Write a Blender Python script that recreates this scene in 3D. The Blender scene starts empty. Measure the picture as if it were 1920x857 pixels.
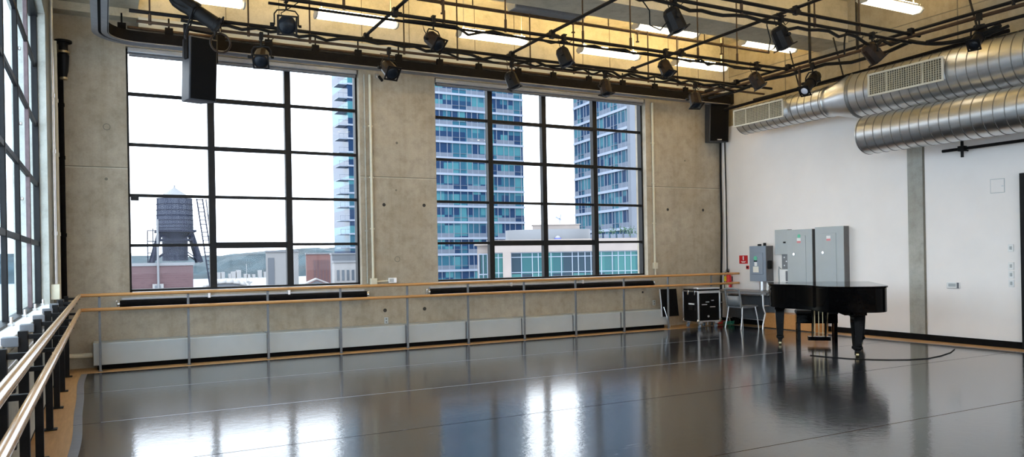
import bpy, bmesh, math, random
from mathutils import Vector, Matrix
random.seed(7)
C = bpy.context.scene.collection
PI = math.pi

# ------------------------------------------------------------------ helpers
def V(*a): return Vector(a)

class MB:
    """collects shapes and links them as ONE mesh object"""
    def __init__(s): s.bm = bmesh.new()
    def _v(s, pts): return [s.bm.verts.new(p) for p in pts]
    def face(s, pts, m=0):
        f = s.bm.faces.new(s._v(pts)); f.material_index = m; return f
    def box(s, a, b, m=0):
        x0, y0, z0 = a; x1, y1, z1 = b
        v = s._v([(x0,y0,z0),(x1,y0,z0),(x1,y1,z0),(x0,y1,z0),(x0,y0,z1),(x1,y0,z1),(x1,y1,z1),(x0,y1,z1)])
        for q in ((3,2,1,0),(4,5,6,7),(0,1,5,4),(1,2,6,5),(2,3,7,6),(3,0,4,7)):
            f = s.bm.faces.new([v[i] for i in q]); f.material_index = m
        return s
    def bar(s, p, q, w, h, m=0, up=(0,0,1)):
        """rectangular bar from p to q, width w (sideways) and height h"""
        p, q = Vector(p), Vector(q); d = (q-p).normalized(); u = Vector(up)
        if abs(d.dot(u)) > .99: u = Vector((0,1,0))
        sd = d.cross(u).normalized(); u = sd.cross(d).normalized()
        v = []
        for e in (p, q):
            for a, b in ((-1,-1),(1,-1),(1,1),(-1,1)): v.append(s.bm.verts.new(e+sd*a*w/2+u*b*h/2))
        for f in ((3,2,1,0),(4,5,6,7),(0,1,5,4),(1,2,6,5),(2,3,7,6),(3,0,4,7)):
            f = s.bm.faces.new([v[i] for i in f]); f.material_index = m
        return s
    def lathe(s, p, q, prof, seg=16, m=0, ph=0.0, caps=True):
        """prof: list of (t, r): t runs in metres along p->q"""
        p, q = Vector(p), Vector(q); d = (q-p).normalized()
        u = Vector((0,0,1)) if abs(d.z) < .95 else Vector((0,1,0))
        a = d.cross(u).normalized(); b = d.cross(a).normalized()
        rings = []
        for t, r in prof:
            c = p+d*t
            rings.append([s.bm.verts.new(c+a*r*math.cos(ph+2*PI*i/seg)+b*r*math.sin(ph+2*PI*i/seg)) for i in range(seg)])
        for A, B in zip(rings, rings[1:]):
            for i in range(seg):
                f = s.bm.faces.new((A[i], B[i], B[(i+1) % seg], A[(i+1) % seg])); f.material_index = m
        if caps:
            f = s.bm.faces.new(rings[0]); f.material_index = m
            f = s.bm.faces.new(rings[-1][::-1]); f.material_index = m
        return s
    def cyl(s, p, q, r, seg=12, m=0, ph=0.0):
        L = (Vector(q)-Vector(p)).length
        return s.lathe(p, q, [(0, r), (L, r)], seg, m, ph)
    def tube(s, pts, r, seg=8, m=0):
        pts = [Vector(p) for p in pts]; n = len(pts); rings = []
        prev = None
        for i, p in enumerate(pts):
            d = (pts[min(i+1, n-1)]-pts[max(i-1, 0)]).normalized()
            if prev is None:
                u = Vector((0,0,1)) if abs(d.z) < .9 else Vector((0,1,0))
                a = d.cross(u).normalized()
            else:
                a = (prev-d*prev.dot(d)).normalized()
            prev = a; b = d.cross(a)
            rings.append([s.bm.verts.new(p+a*r*math.cos(2*PI*k/seg)+b*r*math.sin(2*PI*k/seg)) for k in range(seg)])
        for A, B in zip(rings, rings[1:]):
            for k in range(seg):
                f = s.bm.faces.new((A[k], A[(k+1) % seg], B[(k+1) % seg], B[k])); f.material_index = m
        f = s.bm.faces.new(rings[0][::-1]); f.material_index = m
        f = s.bm.faces.new(rings[-1]); f.material_index = m
        return s
    def prism(s, poly, z0, z1, m=0, axis='z'):
        """polygon (counter-clockwise) extruded along an axis"""
        mp = {'z': lambda a, b, c: (a, b, c), 'x': lambda a, b, c: (c, a, b), 'y': lambda a, b, c: (b, c, a)}[axis]
        lo = s._v([mp(a, b, z0) for a, b in poly]); hi = s._v([mp(a, b, z1) for a, b in poly]); n = len(poly)
        f = s.bm.faces.new(lo[::-1]); f.material_index = m
        f = s.bm.faces.new(hi); f.material_index = m
        for i in range(n):
            f = s.bm.faces.new((lo[i], lo[(i+1) % n], hi[(i+1) % n], hi[i])); f.material_index = m
        return s
    def build(s, name, mats, parent=None, bevel=0, smooth=35, loc=None):
        me = bpy.data.meshes.new(name)
        bmesh.ops.recalc_face_normals(s.bm, faces=s.bm.faces[:])
        s.bm.to_mesh(me); s.bm.free()
        for m in (mats if isinstance(mats, (list, tuple)) else [mats]): me.materials.append(m)
        if smooth:
            me.shade_smooth(); me.set_sharp_from_angle(angle=math.radians(smooth))
        o = bpy.data.objects.new(name, me); C.objects.link(o)
        if parent: o.parent = parent
        if loc: o.location = loc
        if bevel:
            b = o.modifiers.new('bevel', 'BEVEL'); b.width = bevel; b.segments = 2; b.limit_method = 'ANGLE'
            b.harden_normals = False
        return o

def thing(name, label, cat, loc=(0,0,0), rz=0.0, group=None):
    o = bpy.data.objects.new(name, None); C.objects.link(o)
    o.empty_display_size = .1
    o.location = loc; o.rotation_euler = (0,0,rz)
    o['label'] = label; o['category'] = cat
    if group: o['group'] = group
    return o
def tag(o, label, cat, group=None, kind=None):
    o['label'] = label; o['category'] = cat
    if group: o['group'] = group
    if kind: o['kind'] = kind
    return o
def struct(o): o['kind'] = 'structure'; return o
def arc(c, r, a0, a1, n, z):
    return [(c[0]+r*math.cos(a0+(a1-a0)*i/n), c[1]+r*math.sin(a0+(a1-a0)*i/n), z) for i in range(n+1)]
def sag(p, q, drop, n=10):
    p, q = Vector(p), Vector(q)
    return [p.lerp(q, i/n)-Vector((0,0,drop*4*(i/n)*(1-i/n))) for i in range(n+1)]

# ------------------------------------------------------------------ materials
def nodes(name):
    m = bpy.data.materials.new(name); m.use_nodes = True
    nt = m.node_tree; b = nt.nodes['Principled BSDF']
    return m, nt, b
def L(nt, a, b): nt.links.new(a, b)
def coords(nt, scale=(1,1,1), kind='Object'):
    t = nt.nodes.new('ShaderNodeTexCoord'); mp = nt.nodes.new('ShaderNodeMapping')
    mp.inputs['Scale'].default_value = scale
    L(nt, t.outputs[kind], mp.inputs['Vector']); return mp.outputs['Vector']
def noise(nt, vec, scale, detail=4, rough=.55):
    n = nt.nodes.new('ShaderNodeTexNoise'); n.inputs['Scale'].default_value = scale
    n.inputs['Detail'].default_value = detail; n.inputs['Roughness'].default_value = rough
    L(nt, vec, n.inputs['Vector']); return n.outputs['Fac']
def ramp(nt, fac, stops):
    r = nt.nodes.new('ShaderNodeValToRGB'); e = r.color_ramp.elements
    while len(e) < len(stops): e.new(.5)
    for i, (p, c) in enumerate(stops):
        e[i].position = p; e[i].color = (*c, 1) if len(c) == 3 else c
    L(nt, fac, r.inputs['Fac']); return r.outputs['Color']
def mix(nt, a, b, fac, mode='MIX'):
    n = nt.nodes.new('ShaderNodeMix'); n.data_type = 'RGBA'; n.blend_type = mode
    if isinstance(fac, float): n.inputs[0].default_value = fac
    else: L(nt, fac, n.inputs[0])
    for v, s in ((a, n.inputs[6]), (b, n.inputs[7])):
        if isinstance(v, tuple): s.default_value = (*v, 1)
        else: L(nt, v, s)
    return n.outputs[2]
def mrange(nt, v, a, b, c, d):
    n = nt.nodes.new('ShaderNodeMapRange'); L(nt, v, n.inputs[0])
    for i, x in enumerate((a, b, c, d)): n.inputs[i+1].default_value = x
    return n.outputs[0]
def bump(nt, b, h, strength=.2, dist=.01):
    n = nt.nodes.new('ShaderNodeBump'); n.inputs['Strength'].default_value = strength
    n.inputs['Distance'].default_value = dist
    L(nt, h, n.inputs['Height']); L(nt, n.outputs['Normal'], b.inputs['Normal'])
def plain(name, col, rough=.5, metal=0.0, var=.12, scale=14, spec=.5, coat=0.0):
    m, nt, b = nodes(name)
    f = noise(nt, coords(nt), scale, 3)
    lo = tuple(c*(1-var) for c in col); hi = tuple(min(1, c*(1+var)) for c in col)
    L(nt, ramp(nt, f, [(.3, lo), (.7, hi)]), b.inputs['Base Color'])
    b.inputs['Roughness'].default_value = rough; b.inputs['Metallic'].default_value = metal
    b.inputs['Specular IOR Level'].default_value = spec
    b.inputs['Coat Weight'].default_value = coat; b.inputs['Coat Roughness'].default_value = .03
    return m
def emit(name, col, st):
    m, nt, b = nodes(name)
    b.inputs['Base Color'].default_value = (.9,.9,.88,1)
    b.inputs['Emission Color'].default_value = (*col, 1); b.inputs['Emission Strength'].default_value = st
    return m

def concrete(name, a, b_, streak=True):
    m, nt, b = nodes(name)
    v = coords(nt)
    big = noise(nt, v, .9, 5, .6); mid = noise(nt, v, 5.5, 6, .7); fine = noise(nt, v, 55, 2)
    c1 = ramp(nt, big, [(.3, a), (.7, b_)])
    c2 = ramp(nt, mid, [(.28, (.70,.69,.66)), (.52, (1,1,1)), (.75, (1.12,1.12,1.12))])
    c = mix(nt, c1, c2, .75, 'MULTIPLY')
    if streak:
        st = noise(nt, coords(nt, (9,9,.35)), 1.0, 4, .65)
        c = mix(nt, c, ramp(nt, st, [(.30, (.80,.78,.73)), (.5, (1,1,1)), (.75, (1.06,1.06,1.06))]), .45, 'MULTIPLY')
    c = mix(nt, c, ramp(nt, fine, [(.3, (.86,.86,.85)), (.6, (1,1,1))]), .6, 'MULTIPLY')
    L(nt, c, b.inputs['Base Color'])
    b.inputs['Roughness'].default_value = .78; b.inputs['Specular IOR Level'].default_value = .25
    bump(nt, b, mid, .25, .01)
    return m

M = {}
M['conc'] = concrete('board_concrete', (.335,.288,.222), (.455,.405,.33))
M['ceil'] = concrete('ceiling_concrete', (.44,.41,.33), (.58,.545,.45), False)
M['upper'] = concrete('upper_concrete', (.30,.26,.185), (.40,.35,.26))
M['pier'] = concrete('pier_concrete', (.34,.34,.31), (.48,.48,.44))
M['hole'] = plain('tie_hole_dark', (.03,.028,.025), .9)
M['seam'] = plain('form_seam', (.17,.155,.125), .9)
M['white'] = plain('white_paint', (.90,.848,.815), .55, var=.02, scale=2)
M['whitegloss'] = plain('white_enamel', (.82,.82,.81), .35, var=.03)
M['cream'] = plain('cream_conduit', (.66,.61,.47), .45, var=.05)
M['black'] = plain('black_steel', (.008,.0075,.008), .5, var=.3, spec=.15)
M['blackmatte'] = plain('black_matte', (.005,.0045,.005), .85, var=.3, spec=.1)
M['brown'] = plain('oxide_brown_pipe', (.05,.03,.018), .5, var=.3, spec=.2)
M['frame'] = plain('window_frame_black', (.005,.005,.006), .5, var=.2, spec=.25)
M['plum'] = plain('window_stile_plum', (.10,.065,.07), .5, var=.2)
M['grey'] = plain('heater_grey', (.42,.45,.46), .42, var=.04, scale=3)
M['dgrey'] = plain('post_grey', (.15,.16,.18), .4, metal=.2, var=.1)
M['track'] = plain('track_grey', (.20,.20,.215), .45, metal=.3, var=.1)
M['steel'] = plain('chrome_steel', (.75,.75,.76), .22, metal=1.0, var=.05)
M['alu'] = plain('aluminium', (.72,.72,.73), .35, metal=1.0, var=.06)
M['shade'] = plain('shade_cassette', (.42,.43,.46), .4, metal=.3, var=.06)
M['brass'] = plain('brass', (.50,.42,.26), .35, metal=1.0, var=.06)
M['piano'] = plain('black_lacquer', (.0015,.0015,.0018), .05, var=.1, spec=.06)
M['ivory'] = plain('ivory', (.80,.78,.70), .3, var=.03)
M['leather'] = plain('black_leather', (.006,.0055,.0055), .5, var=.3, scale=60, spec=.2)
M['rubber'] = plain('black_rubber', (.008,.008,.008), .6, var=.3, spec=.15)
M['gplastic'] = plain('grey_plastic', (.17,.18,.195), .4, var=.06)
M['tabletop'] = plain('table_grey', (.10,.105,.115), .38, var=.08)
M['panelgrey'] = plain('electrical_panel_grey', (.40,.445,.465), .42, var=.03, scale=3)
M['panelside'] = plain('panel_side_grey', (.12,.115,.115), .5, var=.1)
M['boxblue'] = plain('disconnect_blue_grey', (.215,.265,.34), .4, var=.04, scale=3)
M['red'] = plain('red_enamel', (.55,.012,.02), .3, var=.08)
M['yellow'] = plain('yellow_tag', (.85,.62,.02), .5, var=.05)
M['pink'] = plain('pink_sticker', (.75,.28,.30), .6, var=.05)
M['green'] = plain('green_sticker', (.12,.55,.36), .6, var=.05)
M['tape'] = plain('grey_tape', (.16,.165,.19), .4, var=.1)
M['cleartape'] = plain('pale_tape', (.30,.32,.36), .35, var=.2)
M['lens'] = plain('lens_glass', (.010,.012,.016), .25, var=.2, spec=.12)
M['lenslit'] = plain('pale_lens', (.62,.66,.78), .15, var=.1)
M['bronze'] = plain('bronzed_housing', (.022,.014,.010), .45, metal=.2, var=.3, spec=.2)
M['fabric'] = plain('speaker_grille', (.006,.006,.0065), .9, var=.3, scale=120, spec=.05)
M['spkside'] = plain('speaker_cabinet', (.045,.047,.055), .5, var=.1, spec=.25)
M['endcap'] = plain('fixture_end_cap', (.34,.33,.30), .45, var=.05)
M['fixgrey'] = plain('fixture_housing_grey', (.16,.16,.17), .5, var=.08)
M['cablegreen'] = plain('green_cable', (.02,.25,.17), .5)
M['lit'] = emit('lit_diffuser', (1.0,.86,.62), 3.0)
M['uplit'] = emit('uplight_strip', (1.0,.69,.26), 140.0)

def wood(name, a, b_, rough=.35, sc=(1.2,14,14)):
    m, nt, b = nodes(name)
    f = noise(nt, coords(nt, sc), 2.2, 6, .65)
    L(nt, ramp(nt, f, [(.3, a), (.7, b_)]), b.inputs['Base Color'])
    b.inputs['Roughness'].default_value = rough
    return m
M['wood'] = wood('oak_floor', (.44,.24,.09), (.60,.36,.155), .4, (14,1.2,14))
M['rail'] = wood('barre_wood', (.42,.20,.065), (.56,.30,.11), .22)
M['railworn'] = wood('barre_wood_worn', (.56,.31,.13), (.62,.36,.17), .13, (2,.2,2))
M['ply'] = wood('orange_plywood', (.45,.20,.06), (.55,.27,.09), .4)

def galvanised():
    m, nt, b = nodes('galvanised_steel')
    v = coords(nt)
    f = noise(nt, v, 7, 5, .6)
    L(nt, ramp(nt, f, [(.3, (.60,.61,.62)), (.7, (.66,.67,.68))]), b.inputs['Base Color'])
    b.inputs['Metallic'].default_value = 1.0
    L(nt, mrange(nt, noise(nt, v, 3, 2), .3, .7, .30, .36), b.inputs['Roughness'])
    return m
M['galv'] = galvanised()
M['seamgalv'] = plain('duct_seam', (.20,.20,.20), .45, metal=.8, var=.1)

def grille_mat(name, a, b_):
    return plain(name, a, .5, var=.08)
M['grilleframe'] = plain('grille_frame', (.62,.60,.52), .4, var=.04)
M['grillefin'] = plain('grille_fin', (.40,.385,.30), .5, var=.1)
M['grilleback'] = plain('grille_back', (.09,.085,.065), .7)

def marley():
    m, nt, b = nodes('dark_vinyl_floor')
    v = coords(nt)
    n1 = noise(nt, v, 2.2, 6, .65); n2 = noise(nt, v, 24, 4, .7)
    c = ramp(nt, n1, [(.3, (.004,.005,.009)), (.7, (.010,.0125,.020))])
    # fine scuffs: two stretched noises at different angles
    def scuff(rot, sc):
        t = nt.nodes.new('ShaderNodeTexCoord'); mp = nt.nodes.new('ShaderNodeMapping')
        mp.inputs['Rotation'].default_value = (0,0,rot); mp.inputs['Scale'].default_value = sc
        L(nt, t.outputs['Object'], mp.inputs['Vector'])
        # bend the direction with a broad noise
        w = nt.nodes.new('ShaderNodeTexNoise'); w.inputs['Scale'].default_value = .8
        L(nt, t.outputs['Object'], w.inputs['Vector'])
        ad = nt.nodes.new('ShaderNodeVectorMath'); ad.operation = 'MULTIPLY_ADD'
        L(nt, w.outputs['Color'], ad.inputs[0]); ad.inputs[1].default_value = (7,14,0); L(nt, mp.outputs['Vector'], ad.inputs[2])
        n = noise(nt, ad.outputs[0], 1.0, 3, .6)
        return mrange(nt, n, .67, .76, 0, 1)
    s1 = scuff(.6, (2.6,30,1)); s2 = scuff(2.1, (2.2,27,1)); s3 = scuff(1.35, (3.2,36,1))
    mx = nt.nodes.new('ShaderNodeMath'); mx.operation = 'MAXIMUM'; L(nt, s1, mx.inputs[0]); L(nt, s2, mx.inputs[1])
    mx2 = nt.nodes.new('ShaderNodeMath'); mx2.operation = 'MAXIMUM'; L(nt, mx.outputs[0], mx2.inputs[0]); L(nt, s3, mx2.inputs[1])
    fac = nt.nodes.new('ShaderNodeMath'); fac.operation = 'MULTIPLY'; L(nt, mx2.outputs[0], fac.inputs[0]); fac.inputs[1].default_value = .42
    c = mix(nt, c, (.50,.54,.62), fac.outputs[0])
    L(nt, c, b.inputs['Base Color'])
    add = nt.nodes.new('ShaderNodeMath'); add.operation = 'MULTIPLY_ADD'
    L(nt, mx2.outputs[0], add.inputs[0]); add.inputs[1].default_value = .12
    L(nt, mrange(nt, n2, .3, .7, .05, .115), add.inputs[2])
    L(nt, add.outputs[0], b.inputs['Coat Roughness']); b.inputs['Coat Weight'].default_value = .88; b.inputs['Coat IOR'].default_value = 1.5
    b.inputs['Roughness'].default_value = .25
    b.inputs['Specular IOR Level'].default_value = .2; b.inputs['IOR'].default_value = 1.35
    h = nt.nodes.new('ShaderNodeMath'); h.operation = 'MULTIPLY_ADD'
    L(nt, noise(nt, v, 9, 2), h.inputs[0]); h.inputs[1].default_value = 1.0; L(nt, n2, h.inputs[2])
    bump(nt, b, h.outputs[0], .06, .01)
    L(nt, b.inputs['Normal'].links[0].from_socket, b.inputs['Coat Normal'])
    return m
M['marley'] = marley()

def pane_glass(name, tint=(1,1,1), gl=.02):
    m = bpy.data.materials.new(name); m.use_nodes = True
    nt = m.node_tree; nt.nodes.clear()
    o = nt.nodes.new('ShaderNodeOutputMaterial'); t = nt.nodes.new('ShaderNodeBsdfTransparent')
    t.inputs['Color'].default_value = (*tint, 1)
    g = nt.nodes.new('ShaderNodeBsdfGlossy'); g.inputs['Roughness'].default_value = .02
    f = nt.nodes.new('ShaderNodeValue'); f.outputs[0].default_value = gl
    mx = nt.nodes.new('ShaderNodeMixShader')
    n = noise(nt, coords(nt), 1.5, 2)
    ad = nt.nodes.new('ShaderNodeMath'); ad.operation = 'MULTIPLY_ADD'; L(nt, n, ad.inputs[0]); ad.inputs[1].default_value = .004
    L(nt, f.outputs[0], ad.inputs[2])
    L(nt, ad.outputs[0], mx.inputs[0]); L(nt, t.outputs[0], mx.inputs[1]); L(nt, g.outputs[0], mx.inputs[2])
    L(nt, mx.outputs[0], o.inputs['Surface'])
    return m
M['glass'] = pane_glass('window_glass', (.97,.985,.985), .003)
M['glassleft'] = pane_glass('window_glass_bluish', (.86,.93,.96), .003)

# ------------------------------------------------------------------ the setting
D = 12.856          # window frame plane of the back wall
WF = 12.70          # room face of the back wall
ZS, ZH = 1.085, 4.73
XL = -0.62          # room face of the left wall
XR = 12.0           # room face of the right wall

struct(MB().box((-1.2,-5.2,-.12),(12.4,13.1,0)).build('floor', M['wood'], smooth=0))
# ceiling slab with its downstand beams
m = MB().box((-1.2,-5.2,6.05),(12.4,13.1,6.3))
for y0, y1, zb_ in ((9.42,10.1,5.3),(6.1,6.9,5.4),(2.6,3.4,5.4),(-.9,-.1,5.4)): m.box((.5,y0,zb_),(12.06,y1,6.05))
m.box((-.75,-5.2,5.22),(.5,12.46,6.05))
struct(m.build('ceiling', M['ceil'], smooth=0))

m = MB()
m.box((-1.0,WF,0),(.335,13.05,5.1)); m.box((3.875,WF,0),(5.268,13.05,5.1)); m.box((9.965,WF,0),(12.4,13.05,5.1))
for a, b in ((.335,3.875),(5.268,9.965)):
    m.box((a,WF,0),(b,13.05,ZS-.02)); m.box((a,WF,ZH),(b,13.05,5.1))
lt = MB().box((-1.0,12.46,5.1),(12.4,13.05,6.05))
# formwork joints, tie holes and patches
for a, b in ((-.62,.335),(3.875,5.268),(9.965,12.0)): m.box((a,WF-.003,2.918),(b,WF,2.932),1)
for a, b in ((-.62,.335),(3.875,5.268),(9.965,12.0)): m.box((a,WF-.002,2.905),(b,WF,2.918),3)
for x, z, r, k in ((4.284,2.443,.03,2),(5.022,2.446,.03,2),(4.269,.621,.032,2),(4.997,.614,.032,2),(10.511,2.447,.03,2),
                (11.482,2.449,.03,2),(4.536,3.525,.022,1),(4.508,2.70,.018,1),(9.814,.729,.022,2),(11.0,3.5,.02,1),(.05,2.75,.022,1)):
    m.cyl((x,WF-.004,z),(x,WF+.02,z),r,14,k)
for x, z in ((.069,3.515),(4.508,1.5)):
    m.lathe((x,WF-.003,z),(x,WF+.02,z),[(0,.05),(.01,.05)],18,1); m.cyl((x,WF-.005,z),(x,WF+.02,z),.04,18,0)
for x in (1.72,2.52,3.87,4.71,5.96,6.77,8.28,8.92,10.4,11.2):
    lt.box((x-.006,12.456,5.1),(x+.006,12.46,6.05),1)
struct(lt.build('trim_3', [M['ceil'],M['seam']], smooth=0))
struct(MB().box((.5,12.38,4.94),(12.06,12.46,5.10)).build('trim_1', M['grey'], bevel=.004))
wall_back = struct(m.build('wall_back', [M['conc'],M['seam'],M['hole'],M['ceil']], smooth=0))

# left wall with two long openings (the second lies behind the camera)
m = MB()
LW = (11.49, 2.8); LW2 = (1.8, -4.2)
for y0, y1 in ((11.49,WF),(1.8,2.8),(-5.2,-4.2)): m.box((-1.0,y0,0),(XL,y1,5.22))
for y1, y0 in (LW, LW2):
    m.box((-1.0,y0,0),(XL,y1,.95)); m.box((-1.0,y0,ZH),(XL,y1,5.22))
struct(m.build('wall_left', M['pier'], smooth=0))
# right wall: white lining below, bare concrete above, a concrete pier let into it
m = MB().box((XR,-5.2,0),(12.4,7.97,4.25)).box((XR,8.26,0),(12.4,WF,4.25))
m.box((12.07,-5.2,4.25),(12.4,WF,6.05),1)
for y in (10.9,9.2,7.4,5.6): m.box((12.064,y-.008,4.25),(12.07,y+.008,6.05),2)
m.box((12.064,-5.2,5.32),(12.07,WF,5.335),2)
struct(MB().box((11.985,7.985,0),(12.4,8.255,4.25)).box((11.99,7.955,0),(12.01,7.985,4.25),1).build('trim_2', [M['pier'],M['seam']], smooth=0))
struct(m.build('wall_right', [M['white'],M['upper'],M['seam'],M['pier']], smooth=0))
m = MB().box((-1.2,-5.4,0),(12.4,-5.2,ZS)).box((-1.2,-5.4,ZH),(12.4,-5.2,6.05))
for a, b in ((-1.2,.5),(5.6,6.4),(11.5,12.4)): m.box((a,-5.4,ZS),(b,-5.2,ZH))
struct(m.build('wall_rear', M['white'], smooth=0))
struct(MB().box((11.975,-5.2,0),(11.999,6.4,.1)).box((11.97,6.44,0),(11.984,12.7,.1)).build('baseboard_right', M['blackmatte'], bevel=.003))
# door at the right end of the white wall
d1 = struct(MB().box((11.93,6.36,0),(12.0,6.44,2.60)).box((11.93,5.2,2.52),(12.0,6.36,2.60)).box((11.93,5.12,0),(12.0,5.2,2.6)).build('door_1', M['black'], bevel=.004))
MB().box((11.96,5.2,.01),(12.0,6.36,2.52)).build('door_leaf', M['black'], d1)

# windows
ZT = [ZS, 1.776, 2.532, 3.30, 4.062, ZH]
def window_back(name, xs, core):
    """xs: mullion lines; core: first and last index of the opening lights in the middle"""
    w = struct(MB().box((xs[0]-.03,12.82,ZS-.02),(xs[0]+.02,12.95,ZH)).box((xs[-1]-.03,12.82,ZS-.02),(xs[-1]+.02,12.95,ZH))
        .box((xs[0],12.82,ZS-.02),(xs[-1],12.95,ZS+.03)).box((xs[0],12.82,ZH-.05),(xs[-1],12.95,ZH)).build(name, M['frame'], bevel=.004))
    for i in range(1, len(xs)-1):
        MB().box((xs[i]-.05,12.83,ZS),(xs[i]+.05,12.94,ZH-.04)).build('mullion', M['frame'], w, bevel=.006)
    for j in range(1, 5):
        t = MB()
        for i in range(len(xs)-1):
            thick = core[0] <= i < core[1] and j in (1, 3, 4)
            hh = (.055 if j == 1 else .035) if thick else .022
            t.box((xs[i]+.02,12.845 if not thick else 12.835,ZT[j]-hh),(xs[i+1]-.02,12.93,ZT[j]+hh*(.75 if thick else 1)))
        t.build('transom', M['frame'], w, bevel=.004)
    MB().box((xs[0],12.885,ZS),(xs[-1],12.893,ZH)).build('glass_pane', M['glass'], w, smooth=0)
    return w
w1 = window_back('window_1', [.346,1.522,2.709,3.87], (1,2))
w2 = window_back('window_2', [5.276,6.427,7.599,8.787,9.96], (1,3))
# little opener gearbox in the corner of a light
MB().box((.37,12.79,2.45),(.48,12.84,2.51)).build('window_opener', M['frame'], w1, bevel=.004)
for wx, w in (((.37,3.85),w1),((5.3,9.93),w2)):
    MB().box((wx[0],12.705,ZS-.03),(wx[1],12.83,ZS-.005)).build('window_sill', M['whitegloss'], w, bevel=.004)
def window_left(name, y1, y0, step):
    n = round((y1-y0)/step); ys = [y1-(y1-y0)*i/n for i in range(n+1)]
    w = struct(MB().box((-.80,y0,.95),(-.70,y0+.06,ZH)).box((-.78,y1-.03,.95),(-.71,y1,ZH)).box((-.80,y0,.95),(-.70,y1,1.02)).box((-.80,y0,ZH-.05),(-.70,y1,ZH)).build(name, M['frame'], bevel=.004))
    for i in range(1, n):
        MB().box((-.768,ys[i]-.03,.97),(-.722,ys[i]+.03,ZH)).build('mullion', M['plum' if i == 1 else 'frame'], w, bevel=.005)
    for j in range(1, 5):
        MB().box((-.762,y0,ZT[j]-.03),(-.728,y1,ZT[j]+.03)).build('transom', M['frame'], w, bevel=.004)
    MB().box((-.755,y0,.98),(-.748,y1,ZH)).build('glass_pane', M['glassleft'], w, smooth=0)
    s = MB().box((-.72,y0,.955),(-.56,y1,1.0)).build('window_sill', M['whitegloss'], w, bevel=.008)
    for i in range(n):
        yy = ys[i]-.25
        MB().box((-.715,yy-.09,1.0),(-.665,yy+.09,1.02)).cyl((-.68,yy,1.02),(-.68,yy,1.07),.012).build('window_latch', M['alu'], w)
    return w
w3 = window_left('window_3', *LW, 1.24)
w4 = window_left('window_4', *LW2, 1.2)
def added_rear_window(name, x0, x1):
    w = struct(MB().box((x0,-5.36,ZS),(x1,-5.28,ZS+.05)).box((x0,-5.36,ZH-.05),(x1,-5.28,ZH)).box((x0,-5.36,ZS),(x0+.05,-5.28,ZH)).box((x1-.05,-5.36,ZS),(x1,-5.28,ZH)).build(name, M['frame'], bevel=.004))
    n = 4
    for i in range(1, n):
        x = x0+(x1-x0)*i/n; MB().box((x-.04,-5.36,ZS),(x+.04,-5.28,ZH)).build('mullion', M['frame'], w, bevel=.004)
    for j in range(1, 5): MB().box((x0,-5.35,ZT[j]-.025),(x1,-5.29,ZT[j]+.025)).build('transom', M['frame'], w, bevel=.004)
    MB().box((x0,-5.324,ZS),(x1,-5.316,ZH)).build('glass_pane', M['glass'], w, smooth=0)
added_rear_window('added_window_5', .5, 5.6); added_rear_window('added_window_6', 6.4, 11.5)  # unseen rear windows, added to let more sky light onto the back wall
for i, yy in enumerate((9.05,9.05,9.05)):
    MB().box((-.725,yy-.02,2.15+i*.75),(-.70,yy+.02,2.18+i*.75)).build('window_stay', M['alu'], w3, bevel=.004)

# ------------------------------------------------------------------ dance floor sheets
SE = [12.0, 10.15, 8.19, 6.33, 4.27, 2.3]
sl = ['along the window wall heater', 'second from the window wall', 'third from the window wall, under the piano tail',
      'fourth from the window wall, in front of the piano', 'nearest the camera']
wob = lambda y: -.29+.020*math.sin(y*.95+.6)+.006*math.sin(y*2.6+1)
for i in range(5):
    y1, y0 = SE[i]-.006, SE[i+1]+.006
    if i == 4: y0 = .4
    n = 14; left = [(wob(y1+(y0-y1)*k/n), y1+(y0-y1)*k/n) for k in range(n+1)]
    xr = lambda y: 11.56+.03*math.sin(y*2.1)
    right = [(xr(y0+(y1-y0)*k/n), y0+(y1-y0)*k/n) for k in range(n+1)]
    s = MB().prism(left+right, .0005, .004).build('vinyl_floor_sheet', M['marley'], smooth=0)
    tag(s, 'dark grey vinyl dance floor strip, '+sl[i], 'dance floor', 'vinyl dance floor strips')
    e = [(x+.075, y) for x, y in left]
    MB().prism(left+e[::-1], .004, .0048).build('edge_tape', M['tape'], s, smooth=0)
    e = [(x-.06, y) for x, y in right]
    MB().prism(right+e[::-1], .004, .0048).build('edge_tape', M['tape'], s, smooth=0)
    if i in (0, 1):
        MB().box((-.05,SE[i+1]+.004,.004),(9.5-i*.6,SE[i+1]+.022,.0046)).build('seam_tape', M['cleartape'], s, smooth=0)

# ------------------------------------------------------------------ barres
def rail_pts(z): return [(11.92,12.146,z),(6,12.146,z),(2,12.146,z),(-.18,12.146,z)]
bb = thing('ballet_barre', 'long double wooden barre on grey posts along the window wall', 'ballet barre', (5.8,12.146,0))
def rel(o, pts): return [Vector(p)-Vector(o.location) for p in pts]
for z in (1.07,.868):
    MB().tube(rel(bb, [(11.95,12.146,z),(8,12.146,z),(4,12.146,z),(.2,12.146,z),(-.303,12.146,z)]), .024, 14).build('rail', M['rail'], bb)
for x in (-.064,1.085,2.217,3.35,4.485,5.606,6.726,7.836,8.953,10.05,11.2):
    mb = MB()
    p = Vector((x,12.165,0))-Vector(bb.location)
    mb.box((p.x-.016,p.y,0),(p.x+.016,p.y+.028,1.06)).box((p.x-.03,p.y-.01,.004),(p.x+.03,p.y+.05,.012))
    for z in (1.07,.868): mb.cyl((p.x,p.y-.019,z-.03),(p.x,p.y+.012,z-.012),.011,8)
    mb.build('post', M['dgrey'], bb, bevel=.003)
lb = thing('ballet_barre', 'double wooden barre with worn shiny rails on black posts by the left windows', 'ballet barre', (-.3,6,0))
for z in (1.07,.868):
    MB().tube(rel(lb, [(-.303,12.14,z),(-.303,8,z),(-.303,4,z),(-.303,-2,z)]), .025, 14).build('rail', M['railworn'], lb)
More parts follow.
